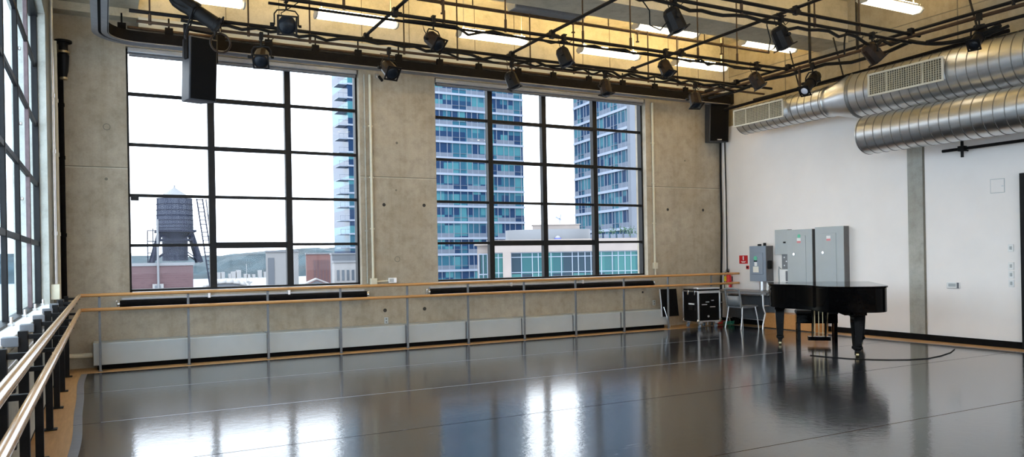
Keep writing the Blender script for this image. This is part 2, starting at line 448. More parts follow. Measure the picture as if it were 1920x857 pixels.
for y in (2.1,3.3,4.5,5.7,6.9,8.1,9.3,10.5,11.84):
    y -= 6; b0 = -.155
    mb = MB().box((b0-.028,y-.028,0),(b0+.028,y+.028,1.08)).box((b0-.06,y-.05,0),(b0+.06,y+.05,.012))
    mb.build('post', M['black'], lb, bevel=.004)
    for z in (1.045,.84):
        MB().box((b0-.02,y-.02,z-.018),(.012,y+.02,z+.012)).cyl((0,y,z),(0,y,z+.02),.016,10).build('rail_arm', M['black'], lb, bevel=.003)
    MB().box((-.27,y-.05,.985),(b0-.02,y+.05,1.045)).box((-.27,y-.05,.87),(-.255,y+.05,1.0))   .build('wall_bracket', M['dgrey'], lb, bevel=.004)

# heater cover below the back windows
h = thing('baseboard_heater', 'long grey sheet metal heater cover low on the window wall', 'heater', (5,12.5,0))
xs = [-.15,1.085,2.217,3.35,4.485,5.606,6.726,7.836,8.953,10.12]
for i in range(9):
    a, b = xs[i]-5+(.03 if i else .10), xs[i+1]-5-.002
    MB().prism([(-.20,.075),(-.20,.372),(-.185,.385),(.19,.385),(.19,.37),(-.17,.37),(-.17,.075)][::-1], a, b, axis='x').build('cover_panel', M['grey'], h, bevel=.003)
    if i: MB().prism([(-.185,.075),(-.185,.365),(.19,.375),(.19,.36),(-.165,.34),(-.165,.075)][::-1], a-.033, a+.01, axis='x').build('joint_strip', M['dgrey'], h)
MB().box((-5.15,-.195,.07),(-5.05,.19,.385)).build('end_cap', M['grey'], h, bevel=.006)
MB().box((-5.1,-.06,.14),(5.1,.14,.26)).build('heating_element', M['blackmatte'], h)
MB().box((-5.1,-.12,0),(5.1,.16,.085)).build('dark_base', M['blackmatte'], h)  # black box standing for the shade in the gap under the panels
for k in range(9): MB().box((xs[k]-5+.3,-.1,0),(xs[k]-5+.34,.15,.15)).build('foot', M['blackmatte'], h)
t = MB().tube([(-.58,12.5,.22),(-.35,12.52,.20),(-.17,12.55,.2)], .035, 10).build('heating_pipe', M['cream'])
tag(t, 'short cream heating pipe running into the left end of the heater cover', 'pipe')

# low grey ledge with steel top under the left windows
o = thing('radiator_cabinet', 'long low radiator cabinet with steel top under the left windows', 'radiator', (-.59,6,0))
MB().box((-.02,-8,.1),(.05,5.4,.84)).build('front_panel', M['pier'], o)
MB().box((-.025,-8,.84),(.065,5.4,.865)).build('steel_top', M['alu'], o, bevel=.004)
MB().box((-.025,-8,0),(.02,5.4,.1)).build('dark_base', M['blackmatte'], o)

# roller shade tubes at the window sills and cassettes at the heads
def roller(x0, x1, label):
    o = thing('roller_blind', label, 'roller blind', ((x0+x1)/2,12.61,.915))
    l = (x1-x0)/2
    MB().cyl((-l+.05,0,0),(l-.05,0,0),.05,18).build('blind_roll', M['blackmatte'], o)
    MB().box((-l+.08,.0,.052),(l-.08,.085,.085)).build('cover_rail', M['shade'], o, bevel=.006)
    for s in (-1,1):
        MB().lathe((s*(l-.055),0,0),(s*(l+.0),0,0),[(0,.055),(.03,.055),(.045,.03)],16).box((s*(l-.02)-.012,.0,-.04),(s*(l-.02)+.012,.09,.05)).build('end_bracket', M['steel'], o)
    for x in (-.33*l,.3*l): MB().box((x-.02,-.02,.03),(x+.02,.09,.15)).build('clip', M['alu'], o, bevel=.003)
roller(.14,3.97,'black rolled up blind along the sill of the water tower window')
roller(5.0,10.05,'black rolled up blind along the sill of the right tower window')
def cassette(x0, x1, label):
    o = thing('blind_cassette', label, 'roller blind', ((x0+x1)/2,12.765,4.66))
    l = (x1-x0)/2
    MB().box((-l,-.055,-.005),(l,.045,.07)).build('cassette', M['shade'], o, bevel=.012)
    MB().cyl((-l+.02,-.01,-.03),(l-.02,-.01,-.03),.03,14).build('hem_bar', M['track'], o)
cassette(.36,3.85,'grey blind cassette across the head of the water tower window')
cassette(5.29,9.94,'grey blind cassette across the head of the right tower window')

# ------------------------------------------------------------------ curtain track round the room
ct = thing('curtain_track', 'dark curved double curtain track running above the windows and along the left wall', 'curtain track', (0,12.35,4.7))
def track_path(off):
    r = .5-off
    c = (.5,11.85)
    pts = [(c[0]-r,-4,0)]+[(c[0]-r,y,0) for y in (0,5,9)]
    pts += [(c[0]+r*math.cos(PI-k*PI/2/10),c[1]+r*math.sin(PI-k*PI/2/10),0) for k in range(11)]
    pts += [(4,c[1]+r,0),(8,c[1]+r,0),(11.9,c[1]+r,0)]
    return [Vector((x,y-12.35,z)) for x, y, z in pts]
def sweep(mb, off0, off1, z0, z1, m=0):
    A, B = track_path(off0), track_path(off1); bm = mb.bm; R = []
    for a, b in zip(A, B):
        R.append([bm.verts.new((a.x,a.y,z0)),bm.verts.new((b.x,b.y,z0)),bm.verts.new((b.x,b.y,z1)),bm.verts.new((a.x,a.y,z1))])
    for p, q in zip(R, R[1:]):
        for k in range(4): bm.faces.new((p[k],p[(k+1)%4],q[(k+1)%4],q[k])).material_index = m
    bm.faces.new(R[0]); bm.faces.new(R[-1][::-1])
mb = MB(); sweep(mb,-.10,-.02,-.015,.03); mb.build('outer_rail', M['track'], ct)
mb = MB(); sweep(mb,.015,.09,-.015,.03); mb.build('inner_rail', M['track'], ct)
mb = MB(); sweep(mb,-.03,.02,.0,.035); mb.build('slot', M['blackmatte'], ct)
mb = MB(); sweep(mb,.088,.10,-.01,.15); mb.build('fascia', M['blackmatte'], ct)
mb = MB(); sweep(mb,.10,.106,-.016,-.004); mb.build('lip', M['track'], ct)
MB().cyl((.35,-.02,.215),(11.9,-.02,.215),.021,10).build('carrier_pipe', M['brown'], ct)
for x in (.28,.9,1.62,2.32,3.05,3.75,4.45,5.2,5.95,6.75,7.5,8.3,9.1,9.9,10.7,11.4):
    MB().box((x-.055,-.09,.13),(x+.055,-.03,.255)).box((x-.012,-.06,.03),(x+.012,-.045,.40)).build('hanger_bracket', M['blackmatte'], ct, bevel=.004)

# ------------------------------------------------------------------ pipe grid for the stage lights
GZ = 4.60
grid = thing('lighting_grid', 'black pipe lighting grid hung below the concrete ceiling', 'lighting grid', (5.5,9,GZ))
def G(*p): return Vector(p)-Vector(grid.location)
PY = {'back':10.45,'mid':9.24,'front':7.0}
def gp(a, b, r=.024, mat='black', name='pipe'):
    return MB().cyl(G(*a), G(*b), r, 12).build(name, M[mat], grid)
gp((.32,PY['back'],GZ),(11.2,PY['back'],GZ)); gp((.40,PY['back'],GZ-.12),(11.0,PY['back'],GZ-.12),.02,'brown')
gp((1.75,PY['mid'],GZ),(10.5,PY['mid'],GZ)); gp((1.75,PY['mid']+.0,GZ-.075),(9.9,PY['mid'],GZ-.075),.017,'blackmatte','cable_pipe')
gp((-.2,PY['front'],GZ),(10.5,PY['front'],GZ)); gp((-.2,PY['front'],GZ-.12),(10.3,PY['front'],GZ-.12),.022)
gp((10.3,11.6,GZ-.03),(10.3,-1,GZ-.03),.026,'brown'); gp((10.33,11.3,GZ+.05),(10.33,-1,GZ+.05),.024)
for x, a, b in ((3.31,8.9,10.6),(3.31,5.5,9.4),(5.63,5.5,10.6),(7.97,5.5,10.6)):
    gp((x,a,GZ+.06),(x,b,GZ+.06),.023)
gp((10.2,6.7,4.40),(10.2,-1,4.40),.024,'black','cable_pipe')
for x in (3.31,5.63,7.97,10.3):
    for y in PY.values():
        MB().box(G(x-.035,y-.035,GZ-.03),G(x+.035,y+.035,GZ+.085)).cyl(G(x+.03,y,GZ+.03),G(x+.09,y,GZ+.03),.01,8).build('clamp', M['black'], grid, bevel=.006)
def hang(x, y, z0=GZ, z1=6.05):
    MB().cyl(G(x,y,z0),G(x,y,z1),.011,8).cyl(G(x,y,z0-.03),G(x,y,z0+.14),.019,8).build('hanger_rod', M['brown'], grid)
for x in (2.65,3.98,4.89,6.15,7.0,8.31,9.14): hang(x, PY['mid'], GZ, 6.05)
for x in (.55,1.72,2.52,3.87,4.71,5.96,6.77,8.28,8.92,10.0): hang(x, PY['back'], GZ-.12)
for x in (5.9,7.01,8.31,9.19): hang(x, PY['front'], GZ-.12)
for y in (8.8,7.9,5.6): MB().cyl(G(10.32,y,GZ),G(10.32,y,6.05),.022,8).build('hanger_rod', M['black'], grid)
for y, z in ((9.0,4.2),(7.6,4.35)): MB().cyl(G(10.3,y,z),G(10.3,y,GZ),.022,8).build('drop_pipe', M['brown'], grid)
# cables lashed along the pipes
def cable(pts, r=.012, label='', group=None):
    o = MB().tube(pts, r, 6).build('cable', M['rubber'])
    tag(o, label, 'cable', group); return o
def lashed(y, x0, x1, z, seed, amp=.03):
    rnd = random.Random(seed); n = int((x1-x0)/.18); pts = []
    for i in range(n+1):
        x = x0+(x1-x0)*i/n
        pts.append((x, y+rnd.uniform(-.025,.025), z-abs(rnd.gauss(0,amp))))
    return pts
cable(lashed(PY['back']-.03,.9,10.6,GZ-.03,1), .022, 'thick black cable lashed along the pipe nearest the windows')
cable(lashed(PY['back']-.02,4.2,10.2,GZ-.06,2,.05), .016, 'thin black cable drooping along the pipe nearest the windows')
cable(lashed(PY['mid']-.03,3.4,9.6,GZ-.05,3), .017, 'black cable lashed along the middle lighting pipe')
cable(lashed(PY['front']-.02,4.5,10.0,GZ-.15,4,.05), .022, 'black cable bundle drooping under the front double pipe')
cable([(10.33,11.2,4.5),(10.3,10.4,4.47),(10.35,9.8,4.55),(10.3,9.2,4.5),(10.33,8.5,4.52),(10.3,8.0,4.43),(10.34,7.4,4.45),(10.3,7.0,4.5)], .028, 'black cable bundle strapped along the right hand pipe')
cable(sag((10.25,7.0,4.5),(10.2,5.7,4.36),.12), .03, 'thick black cable bundle swagged beside the profile light over the duct')
cable(sag((10.22,6.9,4.46),(10.2,5.6,4.32),.10), .022, 'thinner black cable swagged below the thick bundle over the duct')

# fresnel spotlights
def aim_frame(d):
    d = Vector(d).normalized(); z = Vector((0,0,1))
    s = d.cross(z).normalized()
    return d, s, s.cross(d).normalized()
def spot(loc, aim, label, size=1.0, drop=.30, tone='black', cab=True, barn=False):
    o = thing('stage_spotlight', label, 'stage light', loc, 0, 'stage spotlights on the grid')
    d, s, u = aim_frame(aim); k = size*.9; c = Vector((0,0,-drop))
    dz = Vector((0,0,1))
    # hook clamp round the pipe
    MB().box((-.022,-.035,-.05),(.022,.035,.045)).cyl((0,0,-.13),(0,0,-.04),.012,8).cyl((0,-.03,.02),(0,-.085,.02),.008,8).build('hook_clamp', M['black'], o, bevel=.005)
    # yoke
    w = .135*k
    pts = [c+s*w, c+s*w+dz*(drop-.19), c+s*w*.75+dz*(drop-.145), c+dz*(drop-.135), c-s*w*.75+dz*(drop-.145), c-s*w+dz*(drop-.19), c-s*w]
    MB().tube(pts, .009, 8).build('yoke', M['black'], o)
    MB().cyl(c+s*w, c+s*(w+.05), .022, 10).build('tilt_knob', M['black'], o); MB().cyl(c-s*w, c-s*(w+.035), .016, 10).build('tilt_knob', M['black'], o)
    # body: faceted can, narrower at the back, gel frame holder at the front
    b0 = c-d*.15*k
    MB().lathe(b0, c+d, [(0,.05*k),(.02*k,.085*k),(.06*k,.105*k),(.20*k,.11*k),(.27*k,.112*k),(.285*k,.112*k)], 10, ph=.31, m=0).build('lamp_housing', M['bronze' if tone == 'bronze' else 'black'], o, smooth=20)
    f0 = c+d*.135*k
    mb = MB()
    for a, b in ((1,0),(-1,0),(0,1),(0,-1)):
        p = f0+s*a*.104*k+u*b*.104*k; q = s*.112*k if b else u*.112*k
        mb.bar(p-q, p+q, .02*k, .016*k, up=tuple(d))
    mb.build('gel_frame_holder', M['black'], o)
    MB().lathe(f0-d*.005, f0+d, [(0,.098*k),(.012,.09*k),(.026,.06*k),(.032,.02*k)], 18).build('lens', M['lens'], o)
    if barn:
        MB().bar(f0+u*.12*k, f0+u*.16*k+d*.12*k, .2*k, .006).bar(f0-u*.12*k, f0-u*.15*k+d*.12*k, .2*k, .006).build('barn_door', M['blackmatte'], o)
    if cab:
        q = b0-d*.01
        MB().tube([q, q-d*.06+dz*.03, q-d*.05+s*.05+dz*drop*.45, Vector((.10,.02,-.06)), Vector((.16,.02,-.01))], .006, 6).build('power_cable', M['rubber'], o)
    return o
zb = GZ-.12
spot((1.87,10.40,zb-.02),(-.25,-.8,-.75),'black spotlight in front of the water tower window, right of the big speaker',1.0,.28,'bronze')
spot((1.95,9.22,GZ),(-.15,-1,-.30),'black spotlight facing the camera in front of the yellow ceiling beam above the speaker',1.12,.32,'black')
spot((3.62,10.40,zb-.02),(.15,-.75,-.65),'bronze spotlight at the top of the concrete pier between the two windows',1.05,.26,'bronze')
spot((3.82,9.22,GZ),(.35,-.7,-.65),'spotlight hung just right of the lit ceiling lamp above the concrete pier',1.0,.28,'bronze')
spot((5.61,10.42,zb),(.25,-.25,-.9),'spotlight at the head of the right window, left of its middle mullion',1.0,.25,'black')
spot((5.81,9.22,GZ),(.25,-.25,-.9),'black spotlight with curled cable left of the third lamp of the back lamp row',1.0,.27,'black')
spot((7.36,10.42,zb),(.05,-.2,-1),'bronze spotlight pointing straight down at the head of the right window',1.0,.20,'bronze')
spot((7.64,9.22,GZ),(.1,-.45,-.85),'spotlight with brownish back left of the last lamp of the back row',1.0,.25,'bronze')
spot((9.29,10.42,zb),(-.1,-.35,-.9),'spotlight between the right window and the corner speaker',1.05,.25,'bronze')
spot((9.54,9.22,GZ),(.35,-.3,-.85),'spotlight near the right end of the middle pipe above the first duct grille',1.05,.26,'bronze')
spot((5.94,7.0,zb),(.35,-.15,-.9),'black spotlight cut by the top edge of the photo, hanging before the grey beam',1.1,.24,'black')
spot((7.69,7.0,zb),(.4,-.1,-.85),'black spotlight with dangling cable loops hanging from the front double pipe',1.1,.24,'black')
spot((9.45,7.0,zb),(.55,-.25,-.7),'spotlight at the right end of the front double pipe above the large grille',1.1,.24,'bronze')
cable([(5.35,7.0,4.5),(5.5,7.0,4.38),(5.58,7.0,4.3),(5.62,7.05,4.15),(5.75,7.02,4.1),(5.88,7.0,4.25),(5.9,7.0,4.42)], .008, 'thin cable looping left of the spotlight cut by the photo top')
cable([(7.45,7.0,4.5),(7.44,7.0,4.36),(7.52,7.02,4.2),(7.5,7.04,4.05),(7.6,7.04,4.1),(7.66,7.0,4.25)], .008, 'thin cable looping left of the spotlight on the double pipe')
cable([(8.95,7.0,4.5),(8.9,7.0,4.42),(8.88,7.0,4.3),(8.88,7.0,4.15)], .012, 'short cable tail hanging left of the spotlight above the large grille')

def profile(loc, piv, aim, label, size, lensmat):
    """ellipsoidal spotlight; piv = centre of the yoke pivots relative to the clamp"""
    o = thing('profile_spotlight', label, 'stage light', loc, 0, 'ellipsoidal spotlights')
    d, s, u = aim_frame(aim); k = size; c = Vector(piv); drop = -c.z
    MB().box((-.022,-.035,-.05),(.022,.035,.045)).cyl((0,0,-.12),(0,0,-.04),.012,8).build('hook_clamp', M['black'], o, bevel=.005)
    w = .15*k
    top = Vector((0,0,-.11)); 
    MB().tube([c+s*w, c+s*w+(top-c)*.55, top+s*w*.6, top, top-s*w*.6, c-s*w+(top-c)*.55, c-s*w], .011, 8).build('yoke', M['black'], o)
    MB().cyl(c+s*w*.9, c+s*(w+.06), .024, 10).build('tilt_knob', M['black'], o); MB().cyl(c-s*w*.9, c-s*(w+.05), .018, 10).build('tilt_knob', M['black'], o)
    MB().lathe(c-d*.36*k, c+d, [(0,.055*k),(.03*k,.09*k),(.10*k,.125*k),(.22*k,.13*k),(.30*k,.12*k),(.36*k,.13*k),(.40*k,.13*k)], 14, ph=.2).build('reflector_housing', M['black'], o, smooth=25)
    MB().lathe(c+d*.03*k, c+d, [(0,.105*k),(.30*k,.105*k),(.305*k,.118*k),(.36*k,.118*k)], 16).build('lens_barrel', M['black'], o)
    mb = MB(); f0 = c+d*.39*k
    for a, b in ((1,0),(-1,0),(0,1),(0,-1)):
        p = f0+s*a*.115*k+u*b*.115*k; q = s*.125*k if b else u*.125*k
        mb.bar(p-q, p+q, .03*k, .02*k, up=tuple(d))
    mb.build('gel_frame_holder', M['black'], o)
    MB().lathe(c+d*.37*k, c+d, [(0,.10*k),(.012,.085*k),(.024,.05*k),(.03,.015*k)], 18).build('lens', M[lensmat], o)
    MB().tube([c-d*.36*k, c-d*.42*k+Vector((0,0,-.03)), c-d*.3*k+s*.1+Vector((0,0,-.12*k)), c-d*.1*k+s*.14+Vector((0,0,-.08))], .007, 6).build('power_cable', M['rubber'], o)
    return o
big = profile((.95,10.40,zb-.03),(.09,-.16,.19),(.80,-.1,-.50),'large dark ellipsoidal spotlight slanting in front of the left ceiling lamp',.86,'lens')
profile((10.28,8.72,4.55),(-.03,.0,-.28),(-.52,-.10,-.42),'ellipsoidal spotlight with pale lens over the narrow duct',.72,'lenslit')
profile((10.22,5.98,4.55),(-.02,.0,-.27),(-.50,-.12,-.36),'ellipsoidal spotlight over the wide duct at the right edge of the photo',.62,'lens')
gr = Vector((1.35,10.3,4.28))-Vector(big.location)
g1 = MB().tube([gr+Vector((.12*math.cos(a*PI/12),0,.12*math.sin(a*PI/12))) for a in range(25)], .014, 8).build('gel_ring', M['bronze'], big)
MB().tube([gr+Vector(p) for p in ((0,0,.12),(0,.04,.2),(0,.1,.26))], .008, 6).build('ring_hook', M['alu'], g1)

# ------------------------------------------------------------------ fluorescent ceiling lamps
def lamp(x, y, z, label, lit=True, stems=True, ln=1.25):
    o = thing('ceiling_lamp', label, 'ceiling lamp', (x,y,z), 0, 'fluorescent lamps under the ceiling' if lit else None)
    l = ln/2
    MB().box((-l+.02,-.05,.085),(l-.02,.05,.13)).build('housing', M['endcap' if lit else 'fixgrey'], o, bevel=.004)
    hexa = [(-.055,0),(.055,0),(.10,.045),(.085,.085),(-.085,.085),(-.10,.045)]
    MB().prism(hexa, -l+.03, l-.03, axis='x').build('diffuser', M['lit' if lit else 'fixgrey'], o, bevel=.006)
    if lit: MB().box((-l+.05,-.045,.131),(l-.05,.045,.136)).build('uplight_strip', M['uplit'], o)
    for s in (-1,1):
        MB().prism([(a*1.14,b*1.12-.005) for a, b in hexa], s*l-.012, s*l+.012, axis='x').box((s*l-.012,-.06,.085),(s*l+.012,.06,.135)).build('end_cap', M['endcap'], o, bevel=.004)
        if stems: MB().cyl((s*l*.86,0,.12),(s*l*.86,0,6.05-z),.008,8).build('stem', M['endcap' if lit else 'brown'], o)
lamp(1.18,11.3,5.08,'lit ceiling lamp half hidden behind the large slanting spotlight at top left')
lamp(3.44,11.3,5.08,'lit ceiling lamp above the water tower window, left of the first cross pipe')
lamp(5.75,11.3,5.08,'lit ceiling lamp above the left side of the right window')
lamp(8.08,11.3,5.08,'lit ceiling lamp above the middle of the right window')
lamp(10.22,11.3,5.08,'lit ceiling lamp nearest the back right corner')
lamp(8.55,10.28,5.28,'lit ceiling lamp below the grey beam, left of the two in the second row',ln=1.31)
lamp(10.95,10.28,5.28,'lit ceiling lamp below the grey beam, right of the two in the second row',ln=1.31)
lamp(10.4,7.38,5.1,'lit ceiling lamp at top right hanging on rods over the front double pipe')
o = thing('ceiling_lamp', 'unlit dark grey lamp housing under the grey beam near the top of the photo', 'ceiling lamp', (6.23,10.36,5.31))
MB().prism([(-.10,0),(.10,0),(.19,.19),(-.19,.19)], -.62, .62, axis='x').build('housing', M['fixgrey'], o, bevel=.006)
for s in (-1,1): MB().prism([(-.105,-.005),(.105,-.005),(.195,.195),(-.195,.195)], s*.63-.012, s*.63+.012, axis='x').build('end_cap', M['endcap'], o)
# extra unseen lamp rows, added to brighten the room and the beam face
for y, xs_ in ((7.38,(3.4,5.75,8.1)),(3.9,(1.3,5.9,10.5)),(-.6,(1.3,5.9,10.5))):
    for x in xs_:
        lamp(x, y, 5.1, 'added unseen ceiling lamp brightening the near half of the studio')
# sprinkler line
o = thing('sprinkler_pipe', 'brown sprinkler pipe with drop heads behind the second row of lamps', 'pipe', (7,10.5,5.3))
MB().cyl((-2.9,0,0),(4.2,0,0),.026,10).build('pipe', M['brown'], o)
for x in (-2.5,-.2,1.1,3.0):
    MB().cyl((x,0,-.16),(x,0,0),.012,8).cyl((x,0,-.17),(x,0,-.155),.03,10).cyl((x,0,-.03),(x,0,.03),.034,8).build('sprinkler_head', M['brown'], o)
for x in (-2.0,.5,2.6): MB().cyl((x,0,0),(x,0,.75),.01,8).build('hanger_rod', M['brown'], o)

# ------------------------------------------------------------------ loudspeakers
def speaker(loc, rz, tilt, w, d, h, label, bracket):
    o = thing('loudspeaker', label, 'loudspeaker', loc, rz)
    R = Matrix.Rotation(tilt, 4, 'X')
    def add(mb, name, mat, bevel=0):
        bmesh.ops.transform(mb.bm, matrix=R, verts=mb.bm.verts[:]); return mb.build(name, mat, o, bevel)
    add(MB().prism([(-w/2,0),(w/2,0),(w*.36,d),(-w*.36,d)], -h, 0), 'cabinet', M['spkside'], .012)
    add(MB().box((-w/2+.02,-.014,-h+.02),(w/2-.02,.004,-.02)), 'grille', M['fabric'], .008)
    if bracket:
        add(MB().cyl((-.05,-.018,-h+.05),(.05,-.018,-h+.05),.012,12), 'badge', M['alu'])
        MB().box((.05,.1,.0),(.42,.32,.22)).box((-w/2,.05,.02),(.1,.3,.09)).build('mounting_bracket', M['black'], o, .01)
    else:
        MB().box((-w/2-.03,.06,-.32),(-w/2,.16,.12)).box((w/2,.06,-.32),(w/2+.03,.16,.12)).box((-w/2-.03,.06,.1),(w/2+.03,.16,.13)).build('mounting_bracket', M['black'], o, .005)
speaker((1.315,11.72,4.72),math.radians(16),math.radians(5),.40,.42,.90,'large black loudspeaker hanging in front of the water tower window',False)
speaker((11.66,12.32,4.73),math.radians(-14),math.radians(4),.46,.34,.84,'black loudspeaker mounted in the back right corner beside the white wall',True)

# ------------------------------------------------------------------ ducts
def ringed(y0, y1, r, pitch=.155, wob=.0):
    """spiral seam as raised ridges"""
    prof = []; n = int((y0-y1)/pitch); 
    for i in range(n+1):
        t = i*pitch
        prof += [(t,r),(t+.002,r+.006),(t+.012,r+.006),(t+.014,r)]
    L_ = y0-y1
    prof = [p for p in prof if p[0] < L_-.02]+[(L_,r)]
    return prof
def seams(mb, cx, cz, r):
    for f in mb.bm.faces:
        c = f.calc_center_median()
        if math.hypot(c.x-cx, c.z-cz)/math.cos(PI/38) > r+.002: f.material_index = 1
    return mb
ud = thing('air_duct', 'upper galvanised spiral duct with two supply grilles along the right wall', 'air duct', (11.47,8,4.17))
def U(x, y, z): return Vector((x,y,z))-Vector(ud.location)
seams(MB().lathe(U(11.47,11.42,4.17),U(11.47,9.2,4.17),[(0,.02),(.0,.27)]+ringed(11.42,9.32,.27)[1:],38),0,0,.27).build('narrow_section', [M['galv'],M['seamgalv']], ud)
MB().lathe(U(11.47,9.36,4.17),U(11.47,8.6,4.17),[(0,.275),(.03,.285),(.05,.275),(.12,.275),(.52,.385),(.62,.385)],36).build('reducer', M['galv'], ud)
seams(MB().lathe(U(11.47,8.76,4.17),U(11.47,-2,4.17),[(0,.40),(.02,.402),(.04,.39)]+[(t+.05,r) for t, r in ringed(8.71,-1,.385)],40),0,0,.385).build('wide_section', [M['galv'],M['seamgalv']], ud)
def grille(y1, y0, x, z0, z1, depth):
    g = MB().box(U(x,y0,z0),U(x+depth,y1,z1)).build('grille_collar', M['galv'], ud, bevel=.004)
    mb = MB(); w = .03
    for a, b in (((y0-w,z0-w),(y1+w,z0)),((y0-w,z1),(y1+w,z1+w)),((y0-w,z0),(y0,z1)),((y1,z0),(y1+w,z1))):
        mb.box(U(x-.022,a[0],a[1]),U(x+.002,b[0],b[1]))
    for k in range(1,4):
        yy = y0+(y1-y0)*k/4; mb.box(U(x-.016,yy-.006,z0),U(x-.004,yy+.006,z1))
    mb.build('grille_frame', M['grilleframe'], g, bevel=.003)
    MB().box(U(x-.003,y0,z0),U(x-.001,y1,z1)).build('grille_back', M['grilleback'], g, smooth=0)
    mb = MB(); n = 30
    for k in range(1,n):
        yy = y0+(y1-y0)*k/n; mb.bar(U(x-.012,yy,z0),U(x-.012,yy,z1),.011,.012)
    for k in range(1,9):
        zz = z0+(z1-z0)*k/9; mb.bar(U(x-.007,y0,zz),U(x-.007,y1,zz),.008,.008)
    mb.build('grille_fins', M['grillefin'], g, smooth=0)
grille(11.33,10.13,11.12,4.03,4.31,.28); grille(8.23,7.02,11.04,4.03,4.34,.3)
MB().box(U(11.28,6,4.47),U(11.36,11.0,4.52)).build('support_angle', M['black'], ud)
MB().box(U(11.28,-1,4.47),U(11.36,6.0,4.52)).build('support_angle', M['black'], ud)
for y in (9.9,8.95,6.6): MB().bar(U(11.32,y,4.5),U(11.2,y+.1,5.2),.03,.02).build('strap', M['black'], ud)
MB().cyl(U(11.3,11.8,4.45),U(11.3,6.2,4.56),.03,8).build('cable_run', M['blackmatte'], ud)
ld = seams(MB().lathe((11.12,8.36,3.40),(11.12,-2,3.40),[(0,.02),(0,.30),(.004,.315)]+[(t+.02,r) for t, r in ringed(8.34,-1.5,.315)],40),11.12,3.40,.315).build('air_duct', [M['galv'],M['seamgalv']])
tag(ld, 'lower galvanised spiral duct with rounded open end above the concrete pier', 'air duct')
for y in (7.7,5.6): MB().cyl((11.45,y,3.4),(12.0,y,3.4),.02,8).build('wall_strut', M['galv'], ld)
o = thing('wall_pipe', 'black pipe with cross clamp mounted on the white wall under the ducts', 'pipe', (11.9,7.25,3.07))
MB().cyl((0,.33,0),(0,-5,0),.024,12).build('pipe', M['black'], o)
MB().cyl((-.02,0,-.135),(-.02,0,.14),.022,12).build('upright', M['black'], o)
MB().box((-.06,-.05,-.04),(.03,.05,.04)).cyl((-.04,-.05,-.03),(-.04,-.11,-.05),.012,8).build('cross_clamp', M['black'], o, bevel=.008)
for y in (.1,-1.5,-4): MB().cyl((0,y,0),(.1,y,0),.018,8).build('wall_bracket', M['black'], o)
o = MB().cyl((11.88,6.9,3.22),(11.88,-3,3.22),.035,12).build('wall_pipe', M['alu']); tag(o, 'thin bright metal pipe just above the black wall pipe at right', 'pipe')
for y in (6.6,4,0): MB().cyl((11.88,y,3.22),(12.0,y,3.22),.014,8).build('wall_bracket', M['alu'], o)

# ------------------------------------------------------------------ conduits and small wall fittings
def conduit(x, z0, z1, r, mat, label, y=WF, off=.03):
    o = MB().cyl((x,y-off,z0),(x,y-off,z1),r,10)
    for z in [z0+(z1-z0)*k/4 for k in range(1,4)]: o.box((x-r-.012,y-off-r*.6,z-.012),(x+r+.012,y,z+.012))
    return tag(o.build('conduit', M[mat]), label, 'conduit')
conduit(4.06,1.15,4.66,.024,'cream','cream conduit up the left side of the middle concrete pier')
conduit(10.12,1.32,4.66,.024,'cream','cream conduit just right of the right tower window')
conduit(3.96,1.1,4.66,.012,'pier','thin grey conduit hugging the jamb of the water tower window')
o = thing('junction_box', 'cream junction box at the foot of the middle pier conduit', 'junction box', (4.06,WF,1.12))
MB().box((-.06,-.07,-.06),(.06,0,.06)).build('box', M['cream'], o, bevel=.006); MB().box((-.05,-.078,-.05),(.05,-.07,.05)).build('lid', M['cream'], o)
MB().cyl((.06,-.03,.0),(.29,-.03,.01),.012,8).build('side_conduit', M['cream'], o)
o = thing('socket_box', 'small grey socket box right of the cream junction box on the pier', 'socket', (4.4,WF,1.135))
MB().box((-.075,-.05,-.045),(.075,0,.045)).build('box', M['alu'], o, bevel=.005); MB().box((-.06,-.056,-.03),(.02,-.05,.03)).build('cover_plate', M['grey'], o)
o = thing('junction_box', 'cream junction box at the foot of the conduit beside the right window', 'junction box', (10.13,WF,1.27))
MB().box((-.05,-.06,-.065),(.05,0,.065)).build('box', M['cream'], o, bevel=.006); MB().cyl((0,-.03,-.2),(0,-.03,-.06),.016,8).build('stub', M['cream'], o)
def outlet(loc, label):
    o = thing('power_socket', label, 'socket', loc)
    MB().box((-.035,-.012,-.055),(.035,0,.055)).build('cover_plate', M['grey'], o, bevel=.003)
    for z in (-.025,.025): MB().cyl((0,-.015,z),(0,-.011,z),.014,12).build('receptacle', M['dgrey'], o)
outlet((4.285,WF,.445),'small metal socket plate on the concrete below the two dark tie holes')
outlet((10.1,WF,.50),'small metal socket plate on the concrete near the road case')
o = thing('wall_sensor', 'small camera like sensor near the top of the middle pier', 'sensor', (4.2,WF,4.62))
MB().box((-.03,-.05,.0),(.03,0,.07)).build('base', M['alu'], o, bevel=.004); MB().cyl((.02,-.05,.02),(.05,-.12,-.06),.025,10).build('head', M['black'], o)
